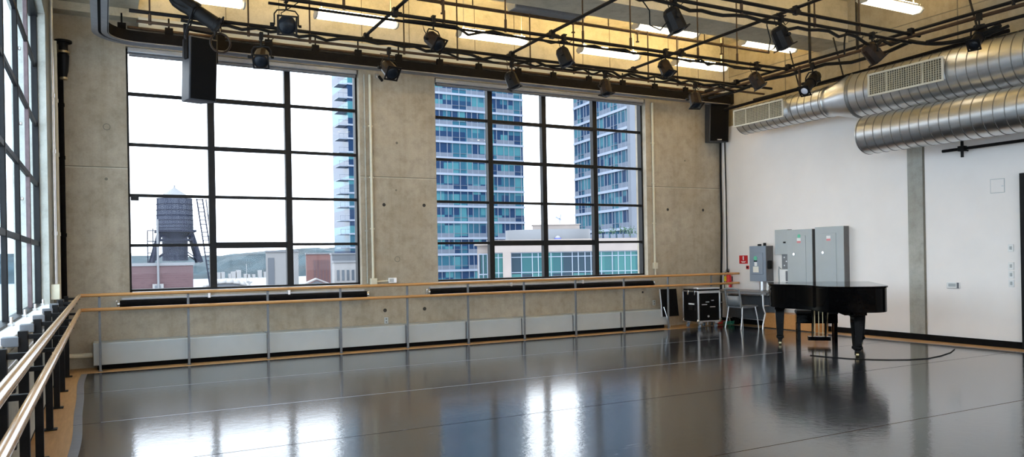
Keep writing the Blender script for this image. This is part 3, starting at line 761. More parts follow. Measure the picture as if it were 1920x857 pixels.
# risers in the left corner
def riser(x, y, r, mat, z0, z1, label):
    o = MB().cyl((x,y,z0),(x,y,z1),r,14)
    for z in (1.9,3.0,3.75): o.lathe((x,y,z),(x,y,z+.05),[(0,r+.008),(.05,r+.008)],14)
    return tag(o.build('riser_pipe', M[mat]), label, 'pipe')
riser(-.555,12.30,.028,'cream',0.0,4.6,'cream riser pipe in the left corner')
riser(-.575,11.95,.024,'alu',0.0,5.2,'silver riser pipe nearest the left windows')
riser(-.50,12.60,.035,'blackmatte',0.0,4.55,'black riser pipe against the back wall in the left corner')
o = thing('pipe_valve', 'dark cylindrical valve with brass collars at the top of the left corner riser', 'valve', (-.46,12.55,4.5))
MB().lathe((0,0,-.35),(0,0,.3),[(0,.04),(.06,.05),(.10,.06),(.32,.075),(.34,.06),(.5,.06),(.5,.11),(.53,.11)],18).build('valve_body', M['black'], o)
for z, r in ((-.37,.05),(-.18,.06),(.0,.08)): MB().lathe((0,0,z),(0,0,z+.03),[(0,r),(.03,r)],18).build('collar', M['brass'], o)
o = thing('junction_box', 'cream box on the riser above the left radiator ledge', 'junction box', (-.56,11.6,1.15))
MB().box((-.05,-.05,-.1),(.05,.05,.1)).build('box', M['cream'], o, bevel=.006)
# cables and conduit in the right corner
tag(MB().tube([(12.0-.06,12.6,4.7),(11.93,12.62,3.2),(11.92,12.6,2.2),(11.88,12.58,1.4),(11.86,12.6,.7),(11.85,12.6,.1)],.022,8).build('cable', M['rubber']),'black cable dropping down the right corner behind the barre','cable')
tag(MB().tube([(11.97,12.52,4.4),(11.965,12.5,2.8),(11.96,12.5,1.1)],.012,8).build('cable', M['rubber']),'thin black cable down the white wall next to the corner','cable')
tag(MB().box((11.975,12.56,1.1),(12.0,12.66,4.2)).build('corner_trim', M['white'], bevel=.004),'white corner trim strip where the concrete meets the white wall','trim')

# ------------------------------------------------------------------ electrical equipment on the white wall
def breaker(y1, y0, z0, z1, d, label, small):
    o = thing('breaker_panel', label, 'electrical panel', (XR,(y0+y1)/2,z0))
    h = (y1-y0)/2; H = z1-z0
    MB().box((-d,-h,0),(0,h,H)).build('cabinet', M['panelside'], o, bevel=.004)
    MB().box((-d-.014,-h-.0,0),(-d,h,H)).build('cover', M['panelgrey'], o, bevel=.004)
    MB().box((-d-.022,-h*.50,.10),(-d-.012,h*.52,H-.12)).build('door', M['panelgrey'], o, bevel=.003)
    MB().cyl((-d-.022,h*.40,H*.57),(-d-.04,h*.40,H*.57),.026,14).build('latch', M['steel'], o)
    MB().box((-d-.0235,.02-.06,H*.80),(-d-.021,.02+.03,H*.85)).build('sticker', M['whitegloss'], o)
    MB().box((-d-.0235,.02-.06,H*.765),(-d-.021,.02+.03,H*.80)).build('sticker', M['pink'], o)
    if small: MB().cyl((-d-.021,0,H*.885),(-d-.024,0,H*.885),.035,16).build('round_sticker', M['green'], o)
    return o
breaker(10.73,10.13,.83,1.935,.14,'tall grey breaker panel with green round sticker, left of the pair',True)
breaker(10.06,9.43,.845,1.96,.14,'tall grey breaker panel with white and pink sticker, right of the pair',False)
o = thing('control_box', 'small square grey box mounted at top left of the breaker panels', 'electrical box', (XR,10.9,1.46))
MB().box((-.12,-.16,0),(0,.16,.49)).build('cabinet', M['panelside'], o, bevel=.004); MB().box((-.132,-.16,0),(-.12,.16,.49)).build('cover', M['panelgrey'], o, bevel=.004)
MB().box((-.145,-.11,.22),(-.13,-.06,.25)).build('latch', M['black'], o)
o = thing('metal_gutter', 'dark ribbed wire gutter below the small square box', 'electrical box', (XR,10.83,1.17))
MB().box((-.1,-.09,0),(0,.09,.29)).build('cover', M['gplastic'], o, bevel=.004)
for k in range(3): MB().cyl((-.1,.02-.05*(k%2),.07+.08*k),(-.108,.02-.05*(k%2),.07+.08*k),.015,10).build('screw', M['alu'], o)
o = thing('wall_telephone', 'white wall mounted unit with dark handset below the small square box', 'intercom', (XR,10.86,.85))
MB().box((-.09,-.14,0),(0,.14,.32)).build('case', M['whitegloss'], o, bevel=.015)
MB().box((-.12,-.13,.08),(-.09,-.04,.28)).build('handset', M['dgrey'], o, bevel=.01); MB().cyl((-.09,.05,.05),(-.1,.05,.05),.014,10).build('key', M['black'], o)
MB().tube([(-.03,.14,.3),(-.03,.20,.36),(-.03,.21,.25),(-.03,.2,0)],.012,8).build('wire', M['grey'], o)
o = thing('disconnect_switch', 'blue grey disconnect box with green lamp sticker on the white wall', 'electrical box', (XR,11.45,.92))
MB().box((-.20,-.22,0),(0,.22,.72)).build('cabinet', M['panelside'], o, bevel=.005)
MB().box((-.215,-.22,0),(-.20,.22,.72)).build('cover', M['boxblue'], o, bevel=.006)
MB().box((-.228,-.15,.14),(-.214,.16,.58)).build('raised_panel', M['boxblue'], o, bevel=.012)
MB().cyl((-.226,.04,.47),(-.235,.04,.47),.045,18).build('round_sticker', M['green'], o)
MB().box((-.24,.0,.40),(-.226,.08,.425)).build('dark_label', M['black'], o)
MB().box((-.232,.0,.31),(-.226,.07,.39)).build('upper_label', M['whitegloss'], o); MB().box((-.232,-.04,.18),(-.226,.11,.30)).build('lower_label', M['ivory'], o)
MB().box((-.17,-.27,.25),(-.08,-.22,.42)).build('switch_lever', M['black'], o, bevel=.008)
MB().cyl((-.1,.05,.72),(-.1,.05,.76),.04,12).cyl((-.1,-.09,.72),(-.1,-.09,.78),.03,12).build('top_hub', M['black'], o)
MB().cyl((-.1,.0,-.35),(-.1,.0,0),.05,14).build('conduit_stub', M['alu'], o)
MB().cyl((-.1,-.17,-.30),(-.1,-.17,-.02),.04,14).build('conduit_stub', M['whitegloss'], o)
o = thing('safety_sign', 'small red and white fire extinguisher sign on the white wall', 'sign', (XR,12.05,1.36))
MB().box((-.008,-.12,-.085),(0,.12,.09)).build('plate', M['red'], o, bevel=.003)
MB().box((-.010,-.016,-.01),(-.008,.016,.075)).build('white_bar', M['whitegloss'], o)
MB().prism([(-.075,-.03),(-.04,-.06),(.04,-.06),(.075,-.03),(.03,-.035),(-.03,-.035)], -.0102, -.008, axis='x').build('white_arrow', M['whitegloss'], o)
o = thing('pull_knob', 'tiny dark red knob under the red sign on the white wall', 'knob', (XR,11.93,1.19))
MB().box((-.02,-.035,-.03),(0,.035,.045)).build('base', M['red'], o, bevel=.004); MB().cyl((-.02,-.01,.01),(-.045,-.01,.01),.018,10).build('button', M['black'], o)
o = thing('fire_extinguisher', 'red fire extinguisher with yellow tag hung in the right corner', 'fire extinguisher', (11.90,12.40,.70))
MB().lathe((0,0,0),(0,0,1),[(0,.05),(.015,.065),(.30,.065),(.345,.04),(.37,.022),(.39,.022)],20).build('cylinder', M['red'], o)
MB().box((-.07,-.045,.02),(-.04,.045,.14)).build('label_band', M['ivory'], o, bevel=.01)
MB().box((-.075,-.005,.20),(-.066,.055,.31)).build('tag', M['yellow'], o)
MB().cyl((0,0,.39),(0,0,.43),.02,10).box((-.07,-.012,.42),(.02,.012,.435)).box((-.06,-.012,.445),(.02,.012,.46)).build('valve_handle', M['black'], o)
MB().tube([(0,.02,.41),(-.03,.08,.38),(-.03,.09,.25),(-.04,.08,.05)],.01,8).build('hose', M['rubber'], o)
MB().box((.06,-.02,.2),(.1,.02,.3)).build('wall_hook', M['black'], o)
# fittings right of the pier
o = thing('access_hatch', 'white square access hatch high on the white wall at right', 'hatch', (XR,6.79,2.34))
MB().box((-.006,-.105,0),(0,.105,.215)).build('frame', M['grey'], o); MB().box((-.010,-.098,.007),(-.004,.098,.208)).build('door', M['white'], o, bevel=.002)
MB().cyl((-.01,-.075,.10),(-.016,-.075,.10),.012,10).build('lock', M['alu'], o)
o = thing('thermostat', 'white wall controller with dark end right of the concrete pier', 'thermostat', (XR,7.495,.92))
MB().box((-.03,-.105,-.05),(0,.105,.05)).build('case', M['whitegloss'], o, bevel=.008); MB().box((-.034,-.1,-.045),(-.028,-.065,.045)).build('dark_end', M['dgrey'], o)
MB().box((-.033,-.05,-.02),(-.029,.07,.03)).build('display', M['grey'], o)
for z, l in ((1.50,'white wall switch, topmost of the column near the door'),(1.23,'white wall switch, second from the top near the door'),(1.10,'white wall switch, third from the top near the door'),(.97,'white wall switch, lowest of the column near the door')):
    o = thing('wall_switch', l, 'switch', (XR,6.61,z), 0, 'switch plates near the door')
    MB().box((-.012,-.04,-.055),(0,.04,.055)).build('cover_plate', M['whitegloss'], o, bevel=.004); MB().box((-.02,-.015,-.025),(-.01,.015,.025)).build('rocker', M['grey'], o, bevel=.002)

# ------------------------------------------------------------------ grand piano
TH = .789
pn = thing('grand_piano', 'glossy black grand piano with closed lid standing at the right', 'piano', (10.292,8.716,0), TH+PI/2)
S = [(.76,.0),(.76,.55),(.745,.75),(.69,.92),(.57,1.07),(.42,1.20),(.29,1.34),(.21,1.50),(.165,1.68),(.12,1.85),(.03,1.97),(-.12,2.05),(-.34,2.07),(-.54,2.04),(-.68,1.95),(-.745,1.82),(-.76,1.65),(-.76,.0)]
def smooth_poly(p, n=2):
    for _ in range(n):
        q = [p[0]]
        for a, b in zip(p, p[1:]):
            if (Vector(a)-Vector(b)).length > .5: q += [a, b] if a != q[-1] else [b]; continue
            q += [(a[0]*.75+b[0]*.25, a[1]*.75+b[1]*.25), (a[0]*.25+b[0]*.75, a[1]*.25+b[1]*.75)]
        q.append(p[-1]); r = []
        for a in q:
            if not r or (Vector(a)-Vector(r[-1])).length > 1e-4: r.append(a)
        p = r
    return p
S = smooth_poly(S)
def off(poly, k, cx=0, cy=1.0): return [(cx+(x-cx)*k, cy+(y-cy)*k) for x, y in poly]
body = [(x, max(y, .27)) for x, y in S]
MB().prism(body, .648, .985).build('rim', M['piano'], pn, bevel=.006, smooth=50)
MB().box((-.76,0,.63),(-.68,.27,.93)).build('key_cheek', M['piano'], pn, bevel=.006); MB().box((.68,0,.63),(.76,.27,.93)).build('key_cheek', M['piano'], pn, bevel=.006)
MB().box((-.70,-.02,.64),(.70,.42,.70)).build('keybed', M['piano'], pn, bevel=.006)
MB().box((-.68,-.01,.69),(.68,.02,.73)).build('key_slip', M['piano'], pn, bevel=.004)
MB().box((-.62,.02,.70),(.62,.17,.735)).build('white_keys', M['ivory'], pn)
mb = MB()
for k in range(52):
    if k % 7 in (0,1,3,4,5): x = -.62+(k+1)*1.24/52; mb.box((x-.006,.07,.735),(x+.006,.17,.748))
mb.build('black_keys', M['piano'], pn)
MB().prism([(.17,.735),(.2,.735),(.235,.92),(.215,.92)], -.68, .68, axis='x').build('fallboard', M['piano'], pn)
lid = [(x*1.02, y+.0 if y < .1 else 1.0+(y-1.0)*1.012) for x, y in S]
MB().prism([(x, max(y, .02)) for x, y in lid], .985, 1.008).build('lid', M['piano'], pn, bevel=.005, smooth=50)
MB().prism([(x*.86, .32+(y-.32)*.88) for x, y in body],   .632, .652).build('soundboard_frame', M['piano'], pn, smooth=50)
for a, b in (((-.50,.9),(-.45,1.75)),((-.2,.9),(-.25,1.75))):
    MB().bar((a[0],a[1],.62),(b[0],b[1],.62),.09,.06).build('brace', M['piano'], pn)
def pleg(x, y, rot):
    lg = MB()
    c = Vector((x,y,0)); ca, sa = math.cos(rot), math.sin(rot)
    prof = [(.65,.08),(.585,.08),(.575,.066),(.50,.066),(.16,.047),(.155,.056),(.12,.056),(.115,.04),(.10,.04)]
    rings = []
    for z, r in prof:
        rings.append([lg.bm.verts.new((x+(ca*a-sa*b)*r, y+(sa*a+ca*b)*r, z)) for a, b in ((-1,-1),(1,-1),(1,1),(-1,1))])
    for A, B in zip(rings, rings[1:]):
        for k in range(4): lg.bm.faces.new((A[k],A[(k+1)%4],B[(k+1)%4],B[k]))
    lg.bm.faces.new(rings[0]); lg.bm.faces.new(rings[-1][::-1])
    o = lg.build('leg', M['piano'], pn, bevel=.004)
    mb = MB().box((x-.03,y-.025,.075),(x+.03,y+.025,.105)).box((x-.03,y-.045,.03),(x-.022,y+.01,.1)).box((x+.022,y-.045,.03),(x+.03,y+.01,.1))
    mb.build('caster_fork', M['black'], o, bevel=.003)
    MB().cyl((x-.02,y-.02,.036),(x+.02,y-.02,.036),.036,18).build('caster_wheel', M['brass'], o)
pleg(.60,.33,0); pleg(-.60,.33,0); pleg(-.36,1.75,.3)
ly = MB().box((-.14,.12,.58),(.14,.26,.645)).box((-.17,.10,.07),(.17,.26,.13)).box((-.11,.16,.13),(-.085,.20,.57)).box((.085,.16,.13),(.11,.20,.57)).build('pedal_lyre', M['piano'], pn, bevel=.006)
for x in (-.06,0,.06):
    MB().cyl((x,.18,.13),(x,.18,.57),.006,8).build('pedal_rod', M['brass'], ly)
    MB().box((x-.02,-.04,.085),(x+.02,.10,.098)).build('pedal', M['brass'], ly, bevel=.004)
for s in (-1,1): MB().tube([(s*.1,.24,.12),(s*.1,.6,.58)],.009,8).build('lyre_brace', M['brass'], ly)
# bench
bn = thing('piano_bench', 'black padded piano bench tucked behind the grand piano', 'bench', (10.52,8.94,0), TH+PI/2)
MB().box((-.33,-.18,.455),(.33,.18,.525)).build('cushion', M['leather'], bn, bevel=.025)
MB().box((-.32,-.17,.31),(.32,.17,.458)).build('apron', M['piano'], bn, bevel=.012)
for sx in (-1,1):
    for sy in (-1,1): MB().prism([(sx*.285-.028,sy*.14-.028),(sx*.285+.028,sy*.14-.028),(sx*.285+.028,sy*.14+.028),(sx*.285-.028,sy*.14+.028)], 0, .345).build('leg', M['piano'], bn, bevel=.004)
tag(MB().tube([(8.95,7.72,.010),(8.98,7.5,.010),(9.08,7.15,.010),(9.25,6.92,.010),(9.42,6.76,.010),(9.62,6.64,.010),(9.92,6.58,.010),(10.3,6.64,.010),(10.75,6.78,.010),(11.15,6.97,.010)],.006,6).build('cable', M['rubber']),'thin black cable lying on the floor in front of the piano','cable')

# ------------------------------------------------------------------ corner furniture
rc = thing('road_case', 'black road case with aluminium edges and wheels in the back right corner', 'road case', (10.50,11.80,0), math.radians(-9))
W_, D_, z0, z1 = .50, .55, .13, .73
MB().box((0,0,z0),(W_,D_,z1)).build('case_body', M['blackmatte'], rc, bevel=.006)
MB().box((0,0,z1+.01),(W_,D_,z1+.08)).build('case_lid', M['blackmatte'], rc, bevel=.006)
mb = MB(); e = .026
for z in (z1+.012,z1+.07):
    for a, b in (((0,0),(W_,0)),((W_,0),(W_,D_)),((W_,D_),(0,D_)),((0,D_),(0,0))): mb.bar((*a,z),(*b,z),e,e)
mb.box((-.008,-.008,z1+.06),(W_+.008,D_+.008,z1+.092)).build('lid_edging', M['alu'], rc, bevel=.004)
mb = MB()
for x, y in ((0,0),(W_,0),(0,D_),(W_,D_)): mb.bar((x,y,z0),(x,y,z1),e+.008,e+.008)
for z in (z0+.012,z1-.012): mb.bar((0,0,z),(W_,0,z),e,e)
mb.build('edging', M['alu'], rc, bevel=.004)
for x, y in ((0,0),(W_,0),(0,D_)):
    MB().lathe((x,y,z0-.01),(x,y,z0+.06),[(0,.03),(.03,.036),(.06,.02)],10).build('ball_corner', M['steel'], rc)
for y in (.12,.36): MB().box((-.016,y-.022,z1-.06),(-.002,y+.022,z1+.03)).build('latch', M['steel'], rc, bevel=.004)
MB().box((-.012,.13,.47),(0,.34,.50)).build('label_strip', M['whitegloss'], rc)
MB().box((-.012,.05,.36),(0,.12,.50)).box((-.02,.17,.36),(0,.33,.44)).build('recessed_handle', M['black'], rc)
for x0, zz, w in ((.08,.47,.12),(.17,.52,.08),(.27,.42,.12),(.30,.55,.06)): MB().box((x0,-.012,zz),(x0+w,-.002,zz+.018)).build('rack_trim', M['alu'], rc)
MB().cyl((.23,-.012,.24),(.23,-.002,.24),.022,14).build('badge', M['alu'], rc)
for x, y in ((.06,.06),(W_-.06,.06),(.06,D_-.06),(W_-.06,D_-.06)):
    c_ = MB().box((x-.04,y-.04,.10),(x+.04,y+.04,.13)).box((x-.025,y-.02,.045),(x-.018,y+.02,.11)).box((x+.018,y-.02,.045),(x+.025,y+.02,.11)).build('caster', M['alu'], rc)
    MB().cyl((x-.015,y,.042),(x+.015,y,.042),.042,16).build('wheel', M['boxblue'], c_)
# folded tables leaning behind it
def leaning(loc, rz, tilt, w, h, label):
    o = thing('folded_table', label, 'folding table', loc, rz)
    R = Matrix.Rotation(tilt, 4, 'X')
    def add(mb, n, mt): 
        bmesh.ops.transform(mb.bm, matrix=R, verts=mb.bm.verts[:]); return mb.build(n, mt, o, .004)
    add(MB().box((0,0,.24),(w,.03,h)), 'table_top', M['blackmatte'])
    add(MB().box((-.016,-.004,.24),(.0,.034,h)), 'metal_edge', M['alu'])
    add(MB().tube([(.03,-.02,h*.55),(.06,-.03,.3),(.12,-.05,.02)],.014,8), 'folding_leg', M['steel'])
leaning((9.98,12.24,0),0,math.radians(-7),.42,.80,'folded black table with silver edge leaning on the wall left of the road case')
# folding table with grey top
tb = thing('folding_table', 'grey folding table with curved silver legs against the white wall', 'folding table', (11.60,11.62,0), math.radians(3))
MB().box((-.34,-.82,.705),(.34,.82,.735)).build('table_top', M['tabletop'], tb, bevel=.01)
MB().box((-.345,-.82,.685),(-.33,.82,.712)).box((.33,-.82,.685),(.345,.82,.712)).build('apron_rail', M['gplastic'], tb)
for s in (-1,1):
    for fx in (-1,1):
        MB().tube([(fx*.29,s*.70,.70),(fx*.29,s*.705,.46),(fx*.285,s*.71,.40),(fx*.25,s*.72,.30),(fx*.31,s*.73,.10) if fx > 0 else (fx*.33,s*.73,.10),(fx*.34,s*.73,.0)],.017,10).build('leg', M['alu'], tb)
    MB().cyl((-.29,s*.705,.46),(.29,s*.705,.46),.011,8).build('cross_bar', M['alu'], tb)
o = thing('folded_table', 'grey table top stored on edge under the folding table', 'folding table', (11.80,11.55,0), 0)
MB().box((-.03,-.72,.14),(.02,.75,.62)).build('table_top', M['tabletop'], o, bevel=.008); MB().box((-.06,-.6,0),(.04,-.5,.15)).box((-.06,.5,0),(.04,.6,.15)).build('foot', M['black'], o)
# chair in front of the table, its back to the room
ch = thing('stacking_chair', 'grey plastic chair with silver legs, its back to the room, at the folding table', 'chair', (11.22,11.34,0), math.radians(-4))
# local: +x towards the table
MB().box((-.17,-.22,.435),(.23,.22,.465)).build('seat', M['gplastic'], ch, bevel=.014)
mb = MB()
for s in (-1,1): mb.tube([(-.19,s*.20,.42),(-.20,s*.21,.55),(-.24,s*.205,.78)],.018,10)
mb.tube([(-.24,-.205,.78),(-.245,-.1,.80),(-.245,.1,.80),(-.24,.205,.78)],.022,10)
mb.build('back_frame', M['gplastic'], ch)
mb = MB()
for k in range(6):
    t0, t1 = -.19+.38*k/6, -.19+.38*(k+1)/6
    q = lambda t: -.205-.03*(1-(t/.19)**2)
    v = [(q(t0),t0,.46),(q(t1),t1,.46),(q(t1)-.02,t1,.655),(q(t0)-.02,t0,.655)]
    mb.face(v)
bmesh.ops.remove_doubles(mb.bm, verts=mb.bm.verts[:], dist=.002)
bk = mb.build('back_panel', M['gplastic'], ch); sm = bk.modifiers.new('thick', 'SOLIDIFY'); sm.thickness = .012
for s in (-1,1):
    MB().tube([(-.16,s*.20,.44),(-.18,s*.215,.25),(-.23,s*.235,.0)],.013,10).build('leg', M['alu'], ch)
    MB().tube([(.16,s*.20,.44),(.20,s*.22,.2),(.22,s*.23,.0)],.013,10).build('leg', M['alu'], ch)
MB().box((-.16,-.2,.415),(.2,.2,.437)).build('under_frame', M['gplastic'], ch)
o = thing('wooden_platform', 'low orange plywood box on the floor behind the piano by the white wall', 'box', (11.78,10.5,0))
MB().box((-.20,-.62,.0),(.17,.60,.305)).build('box_body', M['ply'], o, bevel=.004); MB().box((-.205,-.625,.0),(-.2,.605,.02)).build('skid', M['blackmatte'], o)
for k, (mt, lab) in enumerate((('cablegreen','green cable coil on the floor under the folding table'),('red','red cable coil on the floor under the folding table'))):
    pts = [(11.50+.11*math.cos(a*.5)+.02*k, 12.0+.2*k+.11*math.sin(a*.5), .015+.004*a/2) for a in range(38)]
    tag(MB().tube(pts,.009,6).build('cable_coil', M[mt]), lab, 'cable')

# ------------------------------------------------------------------ the city outside
CAMP = Vector((0,0,1.4821))
M['brick'] = None
def brick(name, a, b_, mortar, sc):
    m, nt, b = nodes(name)
    t = nt.nodes.new('ShaderNodeTexBrick'); t.inputs['Scale'].default_value = sc
    t.inputs['Color1'].default_value = (*a,1); t.inputs['Color2'].default_value = (*b_,1); t.inputs['Mortar'].default_value = (*mortar,1)
    t.inputs['Mortar Size'].default_value = .012
    tc = nt.nodes.new('ShaderNodeTexCoord'); sp = nt.nodes.new('ShaderNodeSeparateXYZ'); cb = nt.nodes.new('ShaderNodeCombineXYZ')
    L(nt, tc.outputs['Object'], sp.inputs[0]); ad = nt.nodes.new('ShaderNodeMath'); L(nt, sp.outputs[0], ad.inputs[0]); L(nt, sp.outputs[1], ad.inputs[1])
    L(nt, ad.outputs[0], cb.inputs[0]); L(nt, sp.outputs[2], cb.inputs[1]); L(nt, cb.outputs[0], t.inputs['Vector'])
    L(nt, t.outputs['Color'], b.inputs['Base Color']); b.inputs['Roughness'].default_value = .85
    return m
M['brick'] = brick('plum_brick', (.058,.030,.036), (.072,.039,.045), (.085,.062,.068), 1.1)
M['brick2'] = brick('red_brick', (.10,.043,.042), (.115,.053,.05), (.115,.08,.072), .8)
def stave_mat():
    m, nt, b = nodes('weathered_hazy_tank_wood')
    f = noise(nt, coords(nt, (5,5,.25)), 1.6, 5, .7)
    L(nt, ramp(nt, f, [(.3, (.014,.017,.03)), (.5, (.03,.036,.055)), (.72, (.062,.07,.092))]), b.inputs['Base Color']); b.inputs['Roughness'].default_value = .9  # bluish tones carry distance haze, streaks follow the staves
    b.inputs['Specular IOR Level'].default_value = .1
    return m
M['tank'] = stave_mat()
M['tanksteel'] = plain('hazy_tank_steel', (.011,.014,.026), .7, var=.2, spec=.1)  # blue of the distance haze mixed into the steel colour
M['zinc'] = plain('zinc_roof', (0.113,0.121,0.135), .5, var=.08)
M['beige'] = plain('beige_precast', (0.188,0.163,0.152), .8, var=.06, scale=1)
M['bwhite'] = plain('pale_render', (0.195,0.195,0.199), .8, var=.05, scale=1)
M['slab'] = plain('hazy_tower_slab', (0.186,0.220,0.282), .7, var=.05, scale=.4)  # slab, concrete, spandrel and mullion colours have distance haze mixed in as blue
M['tower_conc'] = plain('hazy_tower_concrete', (0.098,0.112,0.139), .75, var=.05, scale=.3)
M['spandrel'] = plain('hazy_tower_spandrel', (0.075,0.094,0.131), .6, var=.08, scale=.4)
M['mull'] = plain('hazy_tower_mullion', (0.134,0.157,0.203), .5, var=.05)
M['street'] = plain('street_grey', (0.059,0.059,0.062), .9, var=.1, scale=.1)
M['water'] = plain('river_water', (.16,.185,.21), .6, var=.1, scale=.01)
M['darkwin'] = plain('dark_window', (0.027,0.041,0.058), .15, var=.3, scale=.5)
M['mid_blue'] = plain('blue_grey_metal', (0.068,0.079,0.097), .5, var=.08)
def tower_glass(name, a, b_, c_, cell):
    """every pane its own tone: random value per cell of the facade"""
    m, nt, b = nodes(name)
    tc = nt.nodes.new('ShaderNodeTexCoord'); sp = nt.nodes.new('ShaderNodeSeparateXYZ'); L(nt, tc.outputs['Object'], sp.inputs[0])
    cb = nt.nodes.new('ShaderNodeCombineXYZ')
    for i, s in ((0, cell[0]), (2, cell[1])):
        d = nt.nodes.new('ShaderNodeMath'); d.operation = 'DIVIDE'; L(nt, sp.outputs[i], d.inputs[0]); d.inputs[1].default_value = s
        f = nt.nodes.new('ShaderNodeMath'); f.operation = 'FLOOR'; L(nt, d.outputs[0], f.inputs[0]); L(nt, f.outputs[0], cb.inputs[0 if i == 0 else 1])
    wn = nt.nodes.new('ShaderNodeTexWhiteNoise'); wn.noise_dimensions = '2D'; L(nt, cb.outputs[0], wn.inputs['Vector'])
    L(nt, ramp(nt, wn.outputs['Value'], [(.0, a), (.38, a), (.42, b_), (.7, b_), (.74, c_), (1, c_)]), b.inputs['Base Color'])
    b.inputs['Roughness'].default_value = .2; b.inputs['Specular IOR Level'].default_value = .12
    return m
M['tglass'] = tower_glass('tower_glass', (.012,.030,.072), (.022,.078,.118), (.042,.135,.165), (1.5,1.95))  # blue glass, with distance haze also mixed into its tones
M['tglass2'] = tower_glass('tower_glass_dark', (.010,.025,.06), (.019,.06,.095), (.036,.105,.135), (1.3,2.1))

def tower(name, label, loc, rz, w, dep, z0, z1, zf, glass, bay, side=None, wing=None):
    """local x along the street front, front face looks to -y; zf = height of a slab edge"""
    o = thing(name, label, 'building', loc, rz)
    MB().box((0,.25,z0),(w,dep,z1)).build('core', M['spandrel'], o, smooth=0)
    MB().box((0,.15,z0),(w,.2,z1)).build('glass_front', M[glass], o, smooth=0)
    z = zf
    while z > z0+3: z -= 3.0
    sp = MB()
    while z < z1:
        MB().box((-.06,-.08,z-.22),(w+.06,.3,z+.18)).build('floor_slab', M['slab'], o, smooth=0)
        sp.box((0,.06,z+.88),(w,.16,z+.96)); 
        z += 3.0
    # mullions, and light infill panels under some windows
    x = 0; rnd = random.Random(w); k = 0
    mu = MB()
    while x <= w:
        mu.box((x-.05,.04,z0),(x+.05,.16,z1)); x += bay[k % len(bay)]; k += 1
    z = zf
    while z > z0+3: z -= 3.0
    while z < z1:
        x = 0; k = 0
        while x < w-.2:
            b_ = bay[k % len(bay)]
            if (k*7) % 5 in (0,1,3): sp.box((x,.05,z+.18),(min(x+b_,w),.155,z+.92))
            x += b_; k += 1
        z += 3.0
    mu.build('mullions', M['mull'], o, smooth=0); sp.build('infill_panels', M['spandrel'], o, smooth=0)
    return o
HZ = 1.48
t1 = tower('apartment_tower', 'tall blue glass apartment tower filling the left half of the right window', (50,131.2,0), 0, 22.9, 14, -25, 60, 1.48+0.9, 'tglass', [1.5,1.5,1.05,1.2,1.5,1.05])
t2r = math.atan2(109.6-91.4, 70.7-68.7)
# the front of tower two runs from its near corner back along the street
a2 = Vector((70.7,109.6)); b2 = Vector((68.7,91.4)); d2 = (b2-a2); l2 = d2.length
t2 = tower('apartment_tower', 'blue glass tower seen at an angle in the right half of the right window', (a2.x,a2.y,0), math.atan2(d2.y,d2.x), l2-.4, 16, -25, 60, 1.48+1.1, 'tglass2', [1.3,1.0,1.3,.9])
MB().box((l2-.4,-.15,-25),(l2+.5,17,60)).build('corner_wall', M['tower_conc'], t2, smooth=0)
for z in (6,18,30): MB().box((l2-.42,-.17,z-.04),(l2+.52,0,z+.04)).build('joint', M['spandrel'], t2, smooth=0)
# slim balcony tower at the right edge of the first window
t3 = thing('balcony_tower', 'slim pale blue tower with balconies at the right edge of the water tower window', 'building', (51.0,176,0), 0)
MB().box((0,.1,-25),(9,14,75)).build('glass_front', M['tglass'], t3, smooth=0)
z = -5.0
while z < 75:
    MB().box((-.1,-.1,z-.15),(9,.3,z+.25)).build('floor_slab', M['slab'], t3, smooth=0)
    bl = MB().box((-2.1,.5,z-.12),(0,4.5,z+.12)).build('balcony', M['slab'], t3, smooth=0)
    mb = MB().box((-2.1,.5,z+1.1),(0,.56,z+1.18)).box((-2.1,.5,z+.1),(-2.02,.58,z+1.15)).box((-1.0,.5,z+.1),(-.94,.56,z+1.15))
    mb.build('railing', M['mull'], bl, smooth=0)
    z += 3.2
for x in (1.2,2.4,3.6,4.8): MB().box((x-.06,-.02,-25),(x+.06,.15,75)).build('mullion', M['mull'], t3, smooth=0)

# low beige building in front of the towers
lo = thing('office_building', 'low beige building with green windows and curved roof structure below the towers', 'building', (31.2,62.7,0), math.atan2(56.3-62.7,43.3-31.2))
bw = 20.0
MB().box((0,.4,-25),(bw,14,3.05)).build('core', M['beige'], lo, smooth=0)
M['gglass'] = tower_glass('green_office_glass', (.012,.026,.04), (.016,.062,.072), (.026,.092,.095), (.95,2.6))
MB().box((-1.3,2.2,-25),(.1,12,2.95)).build('side_wing', M['beige'], lo, smooth=0)
wg = MB().box((-1.15,2.05,-.75),(0,2.25,1.95)).build('wing_window', M['gglass'], lo, smooth=0)
mb = MB()
for x in (-1.15,-.75,-.35,-.03): mb.box((x-.04,1.98,-.75),(x+.04,2.1,1.95))
for z in (-.7,0,1.9): mb.box((-1.15,1.98,z-.05),(0,2.1,z+.05))
mb.build('frame', M['slab'], wg, smooth=0)
MB().box((-.3,0,2.72),(bw+.3,14.2,3.15)).build('cornice', M['beige'], lo, smooth=0); MB().box((-1.55,1.8,2.72),(.0,12,3.05)).build('cornice', M['beige'], lo, smooth=0)
MB().box((0,.05,2.0),(bw,.45,2.72)).build('fascia', M['beige'], lo, smooth=0)
MB().box((0,.05,-4),(bw,.45,-.6)).build('sill_band', M['bwhite'], lo, smooth=0)
MB().box((0,.0,-.6),(.3,.45,2.0)).build('pier', M['beige'], lo, smooth=0); MB().box((1.12,.0,-.6),(1.86,.45,2.0)).build('pier', M['beige'], lo, smooth=0)
MB().box((.3,.3,-.6),(bw,.36,2.0)).build('window_band', M['gglass'], lo, smooth=0)
mb = MB(); x = .7; k = 0
for z in (-.55,.15,1.55,1.95): mb.box((0,.24,z-.03),(bw,.34,z+.03))
